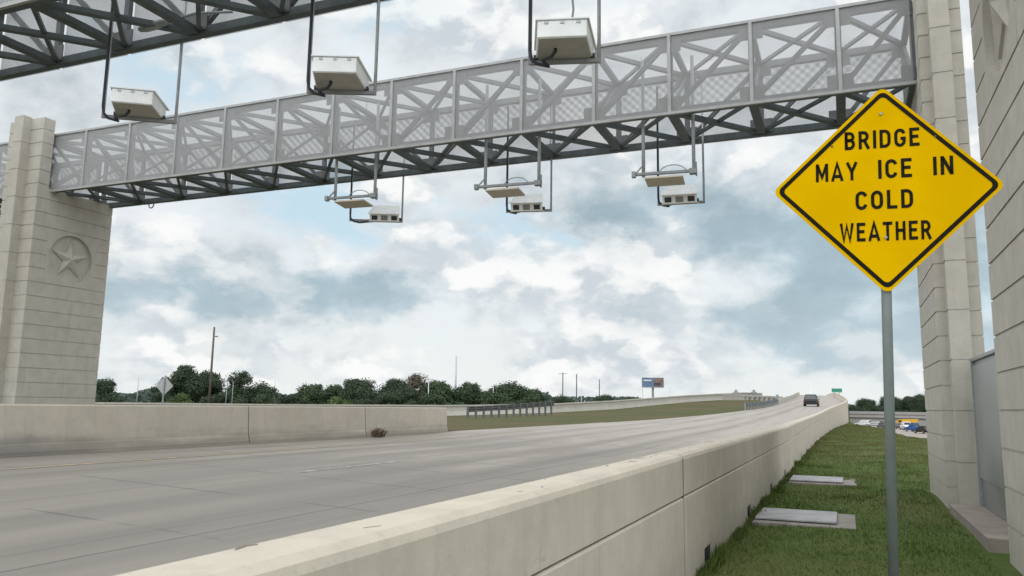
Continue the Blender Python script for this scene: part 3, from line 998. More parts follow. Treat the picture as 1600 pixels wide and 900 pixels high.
# small hanging shackle under the far truss
s = at_y(236, 325, 18.0); zb_ = s[2]
t = thing('hanging_shackle', 'small metal loop hanging under the left part of the long truss', 'shackle', (s[0], 18.0, 6.14))
pts = [(s[0] - .1, 18.0, 6.16), (s[0] - .1, 18.0, zb_ + .12)] + [(s[0] + .1 * math.sin(a), 18.0, zb_ + .1 - .1 * math.cos(a)) for a in np.linspace(-1.4, 1.4, 7)] + [(s[0] + .1, 18.0, zb_ + .12), (s[0] + .1, 18.0, 6.16)]
build(MB().path(pts, .02, 8), 'loop', 'pole_steel', t, smooth=True)
# flood lamp inside the near truss
s = at_y(240, 40, 9.2)
t = thing('flood_lamp', 'small oval lamp on an arm inside the dark upper left truss', 'lamp', (s[0], 9.2, s[2]))
prof = [(-.34, .012), (-.30, .05), (-.16, .085), (.05, .09), (.25, .07), (.34, .05), (.36, .02)]
secs = [[(s[0] + a, 9.2 + r_ * math.cos(k * PI / 6), s[2] + a * .06 + r_ * .8 * math.sin(k * PI / 6)) for k in range(12)] for a, r_ in prof]
build(MB().sweep(secs), 'lamp_head', 'post_steel', t, smooth=True)
build(MB().path([(s[0] + .34, 9.2, s[2] + .02), (s[0] + .8, 9.3, s[2] + .12), (s[0] + 1.3, 9.6, s[2] + .2)], .022, 8), 'arm', 'post_steel', t)

# ------------------------------------------------------------------ toll cameras and antennas


def toll_camera(label, loc, rotz, up, flip, half, pitch=16, dx=0.0, dy=-.10, side=-1):
    """local frame: origin at the middle of the carrying bar, lens side towards -Y"""
    t = thing('toll_camera', label, 'camera', loc, rotz, 'toll camera boxes hung from the trusses')
    B = lambda mb, nm, mt, par=t, **k: build(mb, nm, mt, par, local=True, **k)
    B(MB().box(-half, half, -.028, .028, -.028, .028), 'carrying_bar', 'galvanized', bevel=.004)
    for s in (-1, 1):
        B(MB().tube((s * half, 0, -.03), (s * half, 0, up), .025, 10), 'hanger_pole', 'pole_steel', smooth=True)
    rot = Matrix.Rotation(R(pitch), 3, 'X')           # nose down
    c = Vector((dx, dy, .165))
    tr = lambda x, y, z: c + rot @ Vector((x, y, z))
    ring = lambda y, w, z0, z1: [tr(-w, y, z0), tr(w, y, z0), tr(w, y, z1), tr(-w, y, z1)]
    B(MB().sweep([ring(-.34, .385, -.11, .115), ring(.33, .31, -.11, .115)]), 'housing', 'white_enamel', bevel=.012)
    B(MB().sweep([ring(-.43, .42, .118, .138), ring(.35, .335, .118, .138)]), 'sun_shield', 'white_enamel', bevel=.004)
    B(MB().sweep([ring(-.325, .365, -.122, -.1105), ring(.315, .29, -.122, -.1105)]), 'base_plate', 'shaded_enamel')
    for s in (-1, 1):
        B(MB().obox(tr(s * .255, -.344, -.005), (.15, .012, .12), rot), 'lens_window', 'dark_glass', bevel=.003)
        for y in (-.2, .12):
            B(MB().obox(tr(s * (.355 - .1 * (y + .34)), y, .085), (.03, .05, .035), rot), 'latch', 'pole_steel')
    B(MB().obox(tr(0, -.344, -.005), (.17, .012, .13), rot), 'flash_window', 'grey_window', bevel=.003)
    for x in (-.2, 0, .2):
        B(MB().obox(tr(x, .334, .085), (.05, .02, .035), rot), 'latch', 'pole_steel')
    B(MB().obox(tr(0, -.26, -.135), (.84, .07, .022), rot), 'mounting_rail', 'shaded_enamel')
    for s in (-1, 1):
        B(MB().box(dx + s * .37 - .03, dx + s * .37 + .03, -.05, .05, .028, .085), 'clamp', 'black_rubber')
    # conduit: down the flip-side pole, under the bar, up into the base plate
    e = tr(flip * .10, .05, -.115)
    px = flip * half; q = side * .055
    pts = [(px, q, up)] + [(px, q, z) for z in np.linspace(up, .15, 8)[1:]] + [(px - flip * .02, q, .04), (px - flip * .10, q * 1.1, -.045), (px - flip * .25, q * .6, -.07),
           ((px + e.x) / 2, (q + e.y) / 2, min(-.05, e.z - .1)), (e.x + flip * .05, e.y - .02, e.z - .10), (e.x, e.y, e.z - .04), (e.x, e.y, e.z)]
    B(MB().path(pts, .023, 8), 'conduit', 'black_rubber', smooth=True)
    return t


def on_truss(px_l, py_l, px_r, py_r, yl, yr_):
    a, b = at_y(px_l, py_l, yl), at_y(px_r, py_r, yr_)
    c = (a + b) / 2; h = math.hypot(b[0] - a[0], b[1] - a[1]) / 2
    return c, math.atan2(b[1] - a[1], b[0] - a[0]), h


# far truss: the boxes face the camera
for (pl, pr, yl, yr_, lab) in (((547, 348), (628, 342), 17.45, 18.05, 'white toll camera box at the left, under the long truss and lowest in its row'),
                               ((792, 332), (861, 327), 17.7, 17.95, 'middle white toll camera box hung below the long truss'),
                               ((1029, 320), (1100, 315), 17.8, 17.9, 'white toll camera box hung below the long truss, nearest the yellow sign')):
    c, rz, h = on_truss(*pl, *pr, yl, yr_)
    toll_camera(lab, c, rz, 7.5 - c[2], -1, h, 30, dx=(.26 if pl[0] < 600 else .0), dy=-.12)
# near truss: the boxes face away, their backs and undersides show
for (pl, pr, yl, yr_, lab) in (((160, 192), (275, 181), 9.1, 9.75, 'white toll camera box above the left end of the long truss'),
                               ((481, 152), (586, 137), 9.2, 9.6, 'white toll camera box above the long truss, hung between the other two'),
                               ((828, 103), (936, 90), 9.25, 9.5, 'large white toll camera box at the top of the photo, thin cable above it')):
    c, rz, h = on_truss(*pl, *pr, yl, yr_)
    toll_camera(lab, c, rz + PI, 7.5 - c[2], 1, h, 3, dy=.24, side=1)
c3 = c
t = thing('cable', 'thin dangling cable above the large white toll camera box', 'cable', (c3[0] + .1, 9.2, c3[2] + .3))
p0 = at_y(889, 40, 9.0); p1 = at_y(896, 15, 9.0); p2 = at_y(893, -20, 9.0)
build(MB().path([p0, (p0 + p1) / 2 + np.array([.015, 0, 0]), p1, p2, (p2[0] - .05, 9.0, 6.15)], .014, 6), 'cable_run', 'post_steel', t)


def toll_antenna(label, loc, rotz, up, half):
    t = thing('toll_antenna', label, 'antenna', loc, rotz, 'flat toll antennas hung under the long truss')
    B = lambda mb, nm, mt, par=t, **k: build(mb, nm, mt, par, local=True, **k)
    B(MB().box(-half - .22, half + .05, -.03, .03, -.03, .03), 'carrying_bar', 'galvanized', bevel=.004)
    for s in (-1, 1):
        B(MB().tube((s * half, 0.05, -.05), (s * half, 0.05, up), .038, 10), 'hanger_pole', 'pole_steel', smooth=True)
    rot = Matrix.Rotation(R(-3), 3, 'X')
    c = Vector((-half + .43, .24, -.11)); tr = lambda x, y, z: c + rot @ Vector((x, y, z))
    B(MB().obox(tr(0, 0, 0), (.80, .56, .045), rot), 'antenna_plate', 'antenna_face', bevel=.008)
    B(MB().obox(tr(0, 0, .03), (.5, .3, .03), rot), 'backing_box', 'galvanized')
    B(MB().box(-half - .24, -half - .16, -.06, .06, -.06, .06), 'end_cap', 'post_steel')
    B(MB().box(half - .09, half + .06, -.05, .1, -.06, .05), 'clamp', 'galvanized')
    B(MB().beam((-half - .18, 0, 0), (-half, .05, .22), .03, .03), 'brace', 'galvanized')
    B(MB().beam((half + .05, .05, -.1), (half + .05, .05, .2), .03, .05), 'bracket', 'galvanized')
    pts = [(-.02 + .3 * math.cos(a) + .1, .12, .0 + .2 * math.sin(a)) for a in np.linspace(PI, .1, 9)]
    B(MB().path(pts, .011, 6), 'cable_loop', 'post_steel', smooth=True)
    return t


for (pl, pr, lab) in (((522, 309), (584, 306), 'flat tan antenna plate under the long truss, leftmost in its row'),
                      ((757, 291), (841, 286), 'flat tan antenna plate under the middle of the long truss'),
                      ((1005, 273), (1084, 266), 'flat tan antenna plate under the long truss, nearest the yellow sign')):
    c, rz, h = on_truss(*pl, *pr, 16.2, 16.3)
    toll_antenna(lab, c, rz, 7.5 - c[2], h)

# ------------------------------------------------------------------ yellow warning sign


def stroke(mb, pts, w, closed=False):
    """flat ribbon along a polyline in the (x, z) plane"""
    P = [Vector((p[0], p[1])) for p in pts]; n = len(P)
    L_, R_ = [], []
    for i in range(n):
        a = P[i - 1] if (i > 0 or closed) else None
        b = P[(i + 1) % n] if (i < n - 1 or closed) else None
        d1 = (P[i] - a).normalized() if a is not None else None
        d2 = (b - P[i]).normalized() if b is not None else None
        if d1 is None: d1 = d2
        if d2 is None: d2 = d1
        n1 = Vector((-d1.y, d1.x)); n2 = Vector((-d2.y, d2.x)); m = n1 + n2
        m = n1 if m.length < 1e-6 else m.normalized()
        k = w / 2 / max(.45, m.dot(n1))
        L_.append(P[i] + m * k); R_.append(P[i] - m * k)
    vs = [(p.x, p.y) for p in L_] + [(p.x, p.y) for p in R_]
    fs = [(i, (i + 1) % n, n + (i + 1) % n, n + i) for i in range(n if closed else n - 1)]
    return vs, fs


def arc(cx, cz, rx, rz, a0, a1, n=8):
    return [(cx + rx * math.cos(R(a0 + (a1 - a0) * i / n)), cz + rz * math.sin(R(a0 + (a1 - a0) * i / n))) for i in range(n + 1)]


ST = .172; h_ = ST / 2


def glyph(ch):
    W = .60; l, r, b, t_ = h_, W - h_, h_, 1 - h_
    q = .24
    ends = lambda: None
    if ch == 'I': return .16, [([(h_, 0), (h_, 1)], False)]
    if ch == 'L': return .52, [([(l, 1), (l, b), (.52, b)], False)]
    if ch == 'E': return .54, [([(.54, t_), (l, t_), (l, b), (.54, b)], False), ([(l, .52), (.48, .52)], False)]
    if ch == 'T': return .58, [([(0, t_), (.58, t_)], False), ([(.29, t_), (.29, 0)], False)]
    if ch == 'H': return .60, [([(l, 0), (l, 1)], False), ([(r, 0), (r, 1)], False), ([(l, .52), (r, .52)], False)]
    if ch == 'N': return .62, [([(l, 0), (l, 1)], False), ([(.62 - h_, 0), (.62 - h_, 1)], False), ([(l, .97), (.62 - h_, .03)], False)]
    if ch == 'M': return .74, [([(l, 0), (l, 1)], False), ([(.74 - h_, 0), (.74 - h_, 1)], False), ([(l, .97), (.37, .25), (.74 - h_, .97)], False)]
    if ch == 'W': return .84, [([(.06, 1), (.23, .06), (.42, .86), (.61, .06), (.78, 1)], False)]
    if ch == 'A': return .68, [([(.05, 0), (.34, .96), (.63, 0)], False), ([(.16, .26), (.52, .26)], False)]
    if ch == 'Y': return .66, [([(.06, 1), (.33, .46), (.60, 1)], False), ([(.33, .48), (.33, 0)], False)]
    if ch == 'O': return .62, [(arc(.31, t_ - q, .31 - h_, q, 0, 180) + arc(.31, b + q, .31 - h_, q, 180, 360), True)]
    if ch == 'C': return .60, [(arc(.31, t_ - q, .31 - h_, q, 12, 180) + arc(.31, b + q, .31 - h_, q, 180, 348), False)]
    if ch == 'G': return .62, [(arc(.31, t_ - q, .31 - h_, q, 12, 180) + arc(.31, b + q, .31 - h_, q, 180, 360) + [(.62 - h_, .46), (.34, .46)], False)]
    if ch == 'D': return .60, [([(l, b), (l, t_)] + arc(.60 - h_ - q, t_ - q, q, q, 90, 0, 5) + arc(.60 - h_ - q, b + q, q, q, 0, -90, 5), True)]
    if ch == 'B': return .58, [([(l, b), (l, t_)] + arc(.58 - h_ - .22, t_ - .2, .2, .2, 90, -90, 6) + [(l, .525)], False),
                               ([(l, .525)] + arc(.58 - h_ - .2, b + .222, .2, .222, 90, -90, 6) + [(l, b)], False), ([(l, 0), (l, 1)], False)]
    if ch == 'R': return .60, [([(l, 0), (l, t_)] + arc(.58 - h_ - .22, t_ - .22, .21, .22, 90, -90, 6) + [(l, t_ - .44)], False), ([(.30, .50), (.55, 0)], False)]


SIGN_Y = 6.8
ctr = at_y(1381, 297, SIGN_Y)
SROT = Euler((0, R(1.5), R(6)), 'XYZ').to_matrix()
sgn_root = thing('warning_sign', 'yellow diamond warning sign about ice on the bridge, on a grey post in the grass', 'road sign', (0, 0, 0))
# the post stands in the ground below the panel along the leaning axis
axis = SROT @ Vector((0, 0, 1))
cp = Vector(ctr)
kk = (cp.z + 1.62) / axis.z
foot = cp - axis * kk
sgn_root.location = foot; sgn_root.rotation_euler = Euler((0, R(1.5), R(6)), 'XYZ')
PZ = kk                                                  # height of the panel's centre along the post
Minv = SROT.inverted()


def sign_local(px, py):
    """where the line of sight through a pixel meets the front of the panel, in the sign's own frame"""
    v = Vector(ray(px, py)); o = Minv @ (-foot); d = Minv @ v
    s = (-.05 - o.y) / d.y
    p = o + d * s
    return p.x, p.z


def diamond(half, rad, n=6):
    pts = []
    k = rad * math.sqrt(2)
    for q in range(4):
        a = q * 90
        cx, cz = (half - k) * math.cos(R(a)), (half - k) * math.sin(R(a))
        pts += [(cx + rad * math.cos(R(a - 45 + 90 * i / n)), cz + rad * math.sin(R(a - 45 + 90 * i / n))) for i in range(n + 1)]
    return pts


HALF = .845
out = diamond(HALF, .055); n = len(out)
SB = lambda mb, nm, mt, par=sgn_root, **k: build(mb, nm, mt, par, local=True, **k)
mb = MB().add([(x, -.05, z + PZ) for x, z in out] + [(x, -.044, z + PZ) for x, z in out],
              [tuple(range(n)), tuple(range(2 * n - 1, n - 1, -1))] + [(i, (i + 1) % n, n + (i + 1) % n, n + i) for i in range(n)])
panel = SB(mb, 'panel', 'sign_yellow')
o1, o2 = diamond(HALF - .034, .05), diamond(HALF - .079, .035)
mb = MB().add([(x, -.0525, z + PZ) for x, z in o1] + [(x, -.0525, z + PZ) for x, z in o2], [(i, (i + 1) % n, n + (i + 1) % n, n + i) for i in range(n)])
SB(mb, 'border', 'sign_black', panel)


def word(txt, bl, br, tl):
    """bl, br, tl: pixels of the word's corners in the photograph"""
    B0, B1, T0 = (Vector(sign_local(*p)) for p in (bl, br, tl))
    gl = [glyph(c) for c in txt]; gap = .2
    tot = sum(g[0] for g in gl) + gap * (len(txt) - 1)
    ex = (B1 - B0) / tot; ez = Vector((0, (T0 - B0).y))
    ez = Vector((0, 1)) * (T0 - B0).length
    mb = MB(); x0 = 0
    for w, strokes in gl:
        for pts, closed in strokes:
            vs, fs = stroke(mb, pts, ST, closed)
            mb.add([((B0 + ex * (x0 + x) + ez * z).x, -.053, (B0 + ex * (x0 + x) + ez * z).y) for x, z in vs], fs)
        x0 += w + gap
    SB(mb, 'lettering', 'sign_black', panel)


for wd in (('BRIDGE', (1320, 235), (1437, 227.5), (1319.3, 207)), ('MAY', (1275, 285), (1340, 281.5), (1274.3, 257)),
           ('ICE', (1372.5, 279.5), (1425, 276.5), (1371.8, 250)), ('IN', (1458.5, 274), (1490, 272), (1457.8, 245)),
           ('COLD', (1337, 328.5), (1427, 324.5), (1336.3, 299.5)), ('WEATHER', (1313, 378.5), (1455.5, 373.5), (1312.3, 349.5))):
    word(*wd)
SB(MB().tube((0, 0, -.3), (0, 0, PZ + .78), .038, 16), 'post', 'sign_post_steel', smooth=True)
for px, py in ((1384, 371), (1376, 178)):
    x, z = sign_local(px, py)
    SB(MB().tube((x, -.06, z), (x, -.05, z), .012, 8), 'bolt', 'post_steel')
for px, py in ((1461, 213), (1300, 229)):
    x, z = sign_local(px, py)
    SB(MB().tube((x, -.054, z), (x, -.05, z), .009, 6), 'rust_spot', 'timber_pole')

# ------------------------------------------------------------------ utility vault covers in the grass


def vault(label, x0, x1, y0, y1, fx, zt):
    t = thing('utility_vault', label, 'ground box', ((x0 + x1) / 2, (y0 + y1) / 2, -1.6), 0, 'utility vaults in the verge')
    build(MB().box(x0 - .02, fx, y0 - .22, y1 + .12, -1.75, zt - .014), 'pad', 'pad_concrete', t, bevel=.01)
    build(MB().box(x0, x1, y0, y1, zt, zt + .025), 'lid', 'lid_steel', t, bevel=.005)
    build(MB().box(x0 + .06, x1 - .06, y0 + .05, y1 - .05, zt - .014, zt), 'frame', 'black_rubber', t)
    return t


vault('broad grey lid on a concrete pad, the nearer of the two in the grass', -1.26, -.17, 12.25, 13.5, .08, -1.555)
vault('flat grey lid on a concrete pad, farther along the barrier', -1.2, -.10, 19.1, 20.5, .17, -1.552)

# ------------------------------------------------------------------ weed at the barrier joint
mb = MB()
p = np.array([-13.05, 21.0, -.99])
for k in range(150):
    a = random.random() * 2 * PI; ln = random.uniform(.10, .42); el = random.uniform(.5, 1.5)
    q = p + np.array([random.gauss(0, .05), random.gauss(0, .10), 0])
    m1 = q + np.array([math.cos(a) * math.cos(el), math.sin(a) * math.cos(el), math.sin(el)]) * ln * .55
    e = m1 + np.array([math.cos(a) * .6, math.sin(a) * .6, .5]) * ln * .4
    w = .012
    mb.add([q + (w, 0, 0), q - (w, 0, 0), m1 - (w, w, 0), m1 + (w, w, 0), e], [(0, 1, 2, 3), (3, 2, 4)])
tag(build(mb, 'weed', 'weed_brown'), 'dry brown weed growing at a joint of the left barrier', 'plant')

# ------------------------------------------------------------------ other carriageway
t = thing('parapet_wall', 'long pale concrete parapet of the other carriageway beyond the grass median', 'barrier', oppo[2])
pl = [(-95, 20, -1.4)] + oppo[:7] + [(-15.5, 140, 1.9), (-14.8, 165, 2.3)]
dense = []
for a, b in zip(pl[:-1], pl[1:]):
    for s in np.linspace(0, 1, 7)[:-1]: dense.append(tuple(a[i] + (b[i] - a[i]) * s for i in range(3)))
dense.append(pl[-1])
wall, cap = MB(), MB()
hh = lambda p: float(np.interp(p[1], [60, 72, 81, 93, 112, 124, 132], [1.08, 1.08, .95, 1.03, .95, .98, .95]))
secs = []; secs2 = []
for i, p in enumerate(dense):
    a, b = np.array(dense[max(0, i - 1)]), np.array(dense[min(len(dense) - 1, i + 1)])
    d = (b - a)[:2]; d /= np.linalg.norm(d); nrm = np.array([-d[1], d[0]])      # away from our road
    h = hh(p)
    f = lambda o, z: (p[0] + nrm[0] * o, p[1] + nrm[1] * o, z)
    secs.append([f(0, -4.3), f(0, p[2] + .02), f(.12, p[2] + h * .4), f(.14, p[2] + h - .14), f(.36, p[2] + h - .14), f(.36, -4.3)])
    secs2.append([f(.04, p[2] + h - .14), f(.04, p[2] + h), f(.42, p[2] + h), f(.42, p[2] + h - .14)])
build(wall.sweep(secs), 'wall', 'far_concrete', t); build(cap.sweep(secs2), 'coping', 'far_concrete', t)


def guardrail(label, pts, h, mats=('lattice_steel', 'galvanized'), spacing=2.0, end_post=None):
    t = thing('guardrail', label, 'guardrail', pts[0], 0, None)
    rail = MB()
    prof = [(-.04, h), (0, h - .05), (-.05, h - .14), (0, h - .23), (-.05, h - .32), (0, h - .41), (-.04, h - .46), (-.07, h - .46), (-.09, h - .2), (-.07, h)]
    secs = []
    for i, p in enumerate(pts):
        a, b = np.array(pts[max(0, i - 1)]), np.array(pts[min(len(pts) - 1, i + 1)])
        d = (b - a)[:2]; d /= np.linalg.norm(d); nrm = np.array([d[1], -d[0]])
        secs.append([(p[0] + nrm[0] * o, p[1] + nrm[1] * o, p[2] + z) for o, z in prof])
    build(rail.sweep(secs), 'rail', mats[0], t)
    acc = 0; last = None
    for a, b in zip(pts[:-1], pts[1:]):
        a, b = np.array(a), np.array(b); L_ = np.linalg.norm(b - a)
        while acc <= L_:
            q = a + (b - a) * acc / L_; acc += spacing
            build(MB().box(q[0] - .09, q[0] + .05, q[1] - .09, q[1] + .09, q[2] - .4, q[2] + h - .03), 'post', mats[1], t)
        acc -= L_
    if end_post:
        q = pts[-1]; build(MB().box(q[0] - .2, q[0] + .2, q[1] - .2, q[1] + .2, q[2] - .3, q[2] + end_post), 'end_post', 'post_steel', t)
    return t


g0, g1, g2 = at_depth(731, 652, 66), at_depth(800, 647.5, 70), at_depth(866, 641, 75)
gp_ = [tuple(g0 + (g1 - g0) * s) for s in np.linspace(0, 1, 6)[:-1]] + [tuple(g1 + (g2 - g1) * s) for s in np.linspace(0, 1, 6)]
guardrail('dark metal guardrail with many posts on the median grass', gp_, .88, ('rail_dark', 'lattice_steel'), spacing=.95)
ys2 = np.linspace(90, 130, 14)
guardrail('grey metal guardrail at the left edge of the rising bridge', [(xl(y) - .15, y, zroad(xl(y), y)) for y in ys2], .8, end_post=1.45)

# parapet with openings, at the far end of the other carriageway's bridge
t = thing('bridge_railing', 'pale concrete bridge railing with dark openings, just left of the rising road', 'railing', at_depth(1190, 625, 135))
a, b = at_depth(1120, 625, 122), at_depth(1222, 624.5, 140)
d = (b - a); Ld = np.linalg.norm(d[:2]); e = d / Ld
rot = Matrix.Rotation(math.atan2(d[1], d[0]), 3, 'Z')
mid = (a + b) / 2
z0 = min(a[2], b[2]) - .1
build(MB().obox((mid[0], mid[1], z0 - .4), (Ld, .3, 1.1), rot), 'base_wall', 'far_concrete', t)
build(MB().obox((mid[0], mid[1], z0 + .95), (Ld, .35, .28), rot), 'top_rail', 'far_concrete', t)
for k in range(13):
    q = a + e * (Ld * (k + .5) / 13)
    if k < 5:
        build(MB().obox((q[0], q[1], z0 + .48), (Ld / 13, .26, .67), rot), 'baluster', 'far_concrete', t)
    else:
        build(MB().obox((q[0], q[1], z0 + .48), (Ld / 13 * .4, .26, .67), rot), 'baluster', 'far_concrete', t)
build(MB().obox((mid[0] - .6, mid[1] + 1.8, z0 + .3), (Ld, .2, 1.2), rot), 'far_parapet', 'plinth_concrete', t)
for px in (1178, 1150):
    q = at_depth(px, 613, 140)
    tag(build(MB().tube((q[0], q[1], q[2] - 1.5), (q[0], q[1], q[2] + .45), .22, 8).box(q[0] - .5, q[0] + .5, q[1] - .2, q[1] + .2, q[2] - .2, q[2] + .1), 'lamp_base', 'post_steel'),
        'small grey box on a stub post above the bridge railing' if px > 1160 else 'tiny dark box above the other carriageway, left of the railing', 'junction box')


# left parapet of our own bridge near the crest
t = thing('concrete_barrier', 'thin far parapet at the left of the bridge crest', 'barrier', (xl(140), 140, zr(140)))
secs = []
for y in np.linspace(134, 330, 40):
    x = xl(y); z = zroad(x, y)
    secs.append([(x, y, z - 1.5), (x - .05, y, z + .8), (x - .3, y, z + .8), (x - .35, y, z - 1.5)])
build(MB().sweep(secs), 'parapet', 'far_concrete', t)

# ------------------------------------------------------------------ overpass on the right
t = thing('overpass', 'pale grey crossing road with wall beyond the parked cars on the right', 'bridge', (60, 258, -4.2))
build(MB().box(1.2, 150, 256.0, 256.35, -.75, .0), 'barrier', 'overpass_concrete', t)
build(MB().box(1.2, 150, 256.2, 268, -1.15, -.75), 'deck', 'plinth_concrete', t)
build(MB().box(1.2, 150, 255.8, 256.3, -1.75, -1.15), 'girder', 'overpass_concrete', t)
build(MB().box(1.2, 150, 256.4, 257, -2.3, -1.75), 'ledge', 'plinth_concrete', t)
build(MB().box(1.2, 150, 256.2, 257, -4.3, -2.3), 'wall', 'overpass_concrete', t)

# ------------------------------------------------------------------ vehicles


def car(label, paint, loc, rotz, L=4.5, W=1.85, H=1.62, kind='suv', group=None):
    """local frame: nose towards +Y, wheels on z = 0"""
    t = thing('parked_car' if group else 'moving_car', label, 'car', loc, rotz, group)
    B = lambda mb, nm, mt, par=t, **k: build(mb, nm, mt, par, local=True, **k)
    # body: lofted rings along the length
    zb = .28; sh = H * .56
    st = [(-L / 2, .80, zb + .22, sh * .86), (-L / 2 + .10, .93, zb + .08, sh * .97), (-L / 2 + .5, 1, zb, sh), (-.3, 1, zb, sh), (L / 2 - 1.15, 1, zb, sh * .97), (L / 2 - .45, .97, zb, sh * .86),
          (L / 2 - .12, .90, zb + .06, sh * .76), (L / 2, .78, zb + .2, sh * .62)]
    if kind == 'pickup': st = [(y, w, a, b) for y, w, a, b in st]
    secs = []
    for y, w, a, b in st:
        hw = W / 2 * w
        secs.append([(-hw * .93, y, a), (hw * .93, y, a), (hw, y, a + .16), (hw, y, b - .16), (hw * .93, y, b - .03), (hw * .80, y, b), (-hw * .80, y, b), (-hw * .93, y, b - .03), (-hw, y, b - .16), (-hw, y, a + .16)])
    B(MB().sweep(secs), 'body', paint, smooth=False)
    y0, y1 = (-L / 2 + .12, L / 2 - 1.25) if kind == 'suv' else ((-.35, L / 2 - 1.35) if kind == 'pickup' else (-L / 2 + .45, L / 2 - 1.2))
    slR, slF = (.35, .85) if kind != 'pickup' else (.12, .7)
    cab = []
    for f, w in ((0, .90), (.5, .84), (.94, .73), (1, .64)):
        ya, yb = y0 + slR * f, y1 - slF * f; z = sh - .02 + (H - sh + .02) * f; hw = W / 2 * w
        cab.append([(-hw, ya, z), (hw, ya, z), (hw, yb, z), (-hw, yb, z)])
    B(MB().sweep(cab), 'cabin', paint)
    # glazing a few millimetres proud of the cabin
    zl, zh = .16, .84

    def edge(f): return (y0 + slR * f, y1 - slF * f, W / 2 * float(np.interp(f, [0, .5, .94, 1], [.90, .84, .73, .64])), sh - .02 + (H - sh + .02) * f)
    a, b = edge(zl), edge(zh); e = .006
    B(MB().add([(-a[2] * .88, a[0] - e, a[3]), (a[2] * .88, a[0] - e, a[3]), (b[2] * .86, b[0] - e, b[3]), (-b[2] * .86, b[0] - e, b[3])], [(0, 1, 2, 3)]), 'rear_window', 'dark_glass')
    B(MB().add([(-a[2] * .9, a[1] + e, a[3]), (a[2] * .9, a[1] + e, a[3]), (b[2] * .9, b[1] + e, b[3]), (-b[2] * .9, b[1] + e, b[3])], [(0, 1, 2, 3)]), 'windscreen', 'dark_glass')
    for s in (-1, 1):
        B(MB().add([(s * (a[2] + e), a[0] + .2, a[3]), (s * (a[2] + e), a[1] - .15, a[3]), (s * (b[2] + e), b[1] - .15, b[3]), (s * (b[2] + e), b[0] + .2, b[3])], [(0, 1, 2, 3)]), 'side_window', 'dark_glass')
        for y in (-L / 2 + .85, L / 2 - .85):
            w = B(MB().tube((s * (W / 2 - .2), y, .33), (s * (W / 2 + .01), y, .33), .33, 18), 'wheel', 'tyre')
            B(MB().tube((s * (W / 2 + .005), y, .33), (s * (W / 2 + .02), y, .33), .2, 14), 'rim', 'car_silver', w)
        B(MB().box(s * W * .40 - .12, s * W * .40 + .12, -L / 2 + .0, -L / 2 + .09, sh * .62, sh * .84), 'tail_light', 'tail_lamp')
        B(MB().box(s * W * .36 - .14, s * W * .36 + .14, L / 2 - .14, L / 2 - .02, sh * .5, sh * .64), 'headlight', 'head_lamp')
        B(MB().box(s * (W / 2 + .02) - .07, s * (W / 2 + .02) + .07, y1 - .35, y1 - .25, sh, sh + .13), 'wing_mirror', paint)
    B(MB().box(-W * .44, W * .44, -L / 2 - .04, -L / 2 + .12, zb, zb + .26), 'rear_bumper', 'tyre', bevel=.03)
    B(MB().box(-W * .42, W * .42, L / 2 - .1, L / 2 + .03, zb, zb + .24), 'front_bumper', 'tyre', bevel=.03)
    return t


yc = 122.0; xc = (1268 - 1320) / FPX * 1.17 * yc
cx = at_y(1268, 632, yc)[0]
hd = math.atan2(-(xr(yc + 5) - xr(yc - 5)), 10)
cmov = car('black car driving up the bridge away from the camera', 'car_black', (cx, yc, zroad(cx, yc)), hd, kind='suv', H=1.68, W=1.95)
cmov.rotation_euler = (math.atan2(zr(yc + 2) - zr(yc - 2), 4), 0, hd)
ZF = -4.165
GP = 'vehicles on the frontage road'
for (px, py, paint, kind, rz, lab, hgt) in ((1349, 666, 'car_white', 'suv', 60, 'white car at the left end of the vehicles on the far right road', 1.75),
                                            (1366, 667, 'car_silver', 'suv', 70, 'silver car just right of the white car beyond the grass', 1.5),
                                            (1381, 670, 'car_grey', 'suv', 20, 'dark grey car left of the yellow sign post, far beyond the grass', 1.9),
                                            (1404, 670, 'car_grey', 'sedan', 10, 'dark grey car just right of the yellow sign post', 1.45),
                                            (1415, 671.5, 'car_white', 'suv', 8, 'white van beside the blue pickup on the far right road', 1.9),
                                            (1431, 674.5, 'car_blue', 'pickup', 40, 'blue pickup by the foot of the right tower', 1.9),
                                            (1443, 677.5, 'car_black', 'sedan', 25, 'black car half hidden by the right tower', 1.5)):
    p = at_z(px, py, ZF)
    car(lab, paint, p, R(rz), H=hgt, kind=kind, group=GP, L=5.2 if kind == 'pickup' else 4.5)
# yellow truck
p = at_z(1417, 663, ZF)
p = at_y(1417, 662, 235.0); p[2] = ZF
t = thing('yellow_truck', 'yellow truck beyond the white van, in front of the crossing road', 'truck', p, R(75))
B = lambda mb, nm, mt, **k: build(mb, nm, mt, t, local=True, **k)
B(MB().box(-1.1, 1.1, -2.6, 1.0, .9, 2.3), 'cargo_body', 'truck_yellow', bevel=.06)
B(MB().sweep([[(-1, 1.1, .7), (1, 1.1, .7), (1, 1.1, 2.2), (-1, 1.1, 2.2)], [(-1, 2.1, .7), (1, 2.1, .7), (.95, 1.9, 2.2), (-.95, 1.9, 2.2)], [(-1, 2.6, .7), (1, 2.6, .7), (1, 2.5, 1.3), (-1, 2.5, 1.3)]]), 'cab', 'truck_yellow')
B(MB().box(-.5, .5, -2.6, 2.4, .5, .89), 'chassis', 'tyre')
for s in (-1, 1):
    for y in (-1.7, 1.7):
        B(MB().tube((s * .8, y, .48), (s * 1.12, y, .48), .48, 16), 'wheel', 'tyre')
    B(MB().box(s * 1.001, s * 1.012, 1.2, 1.8, 1.4, 2.0), 'side_window', 'dark_glass')

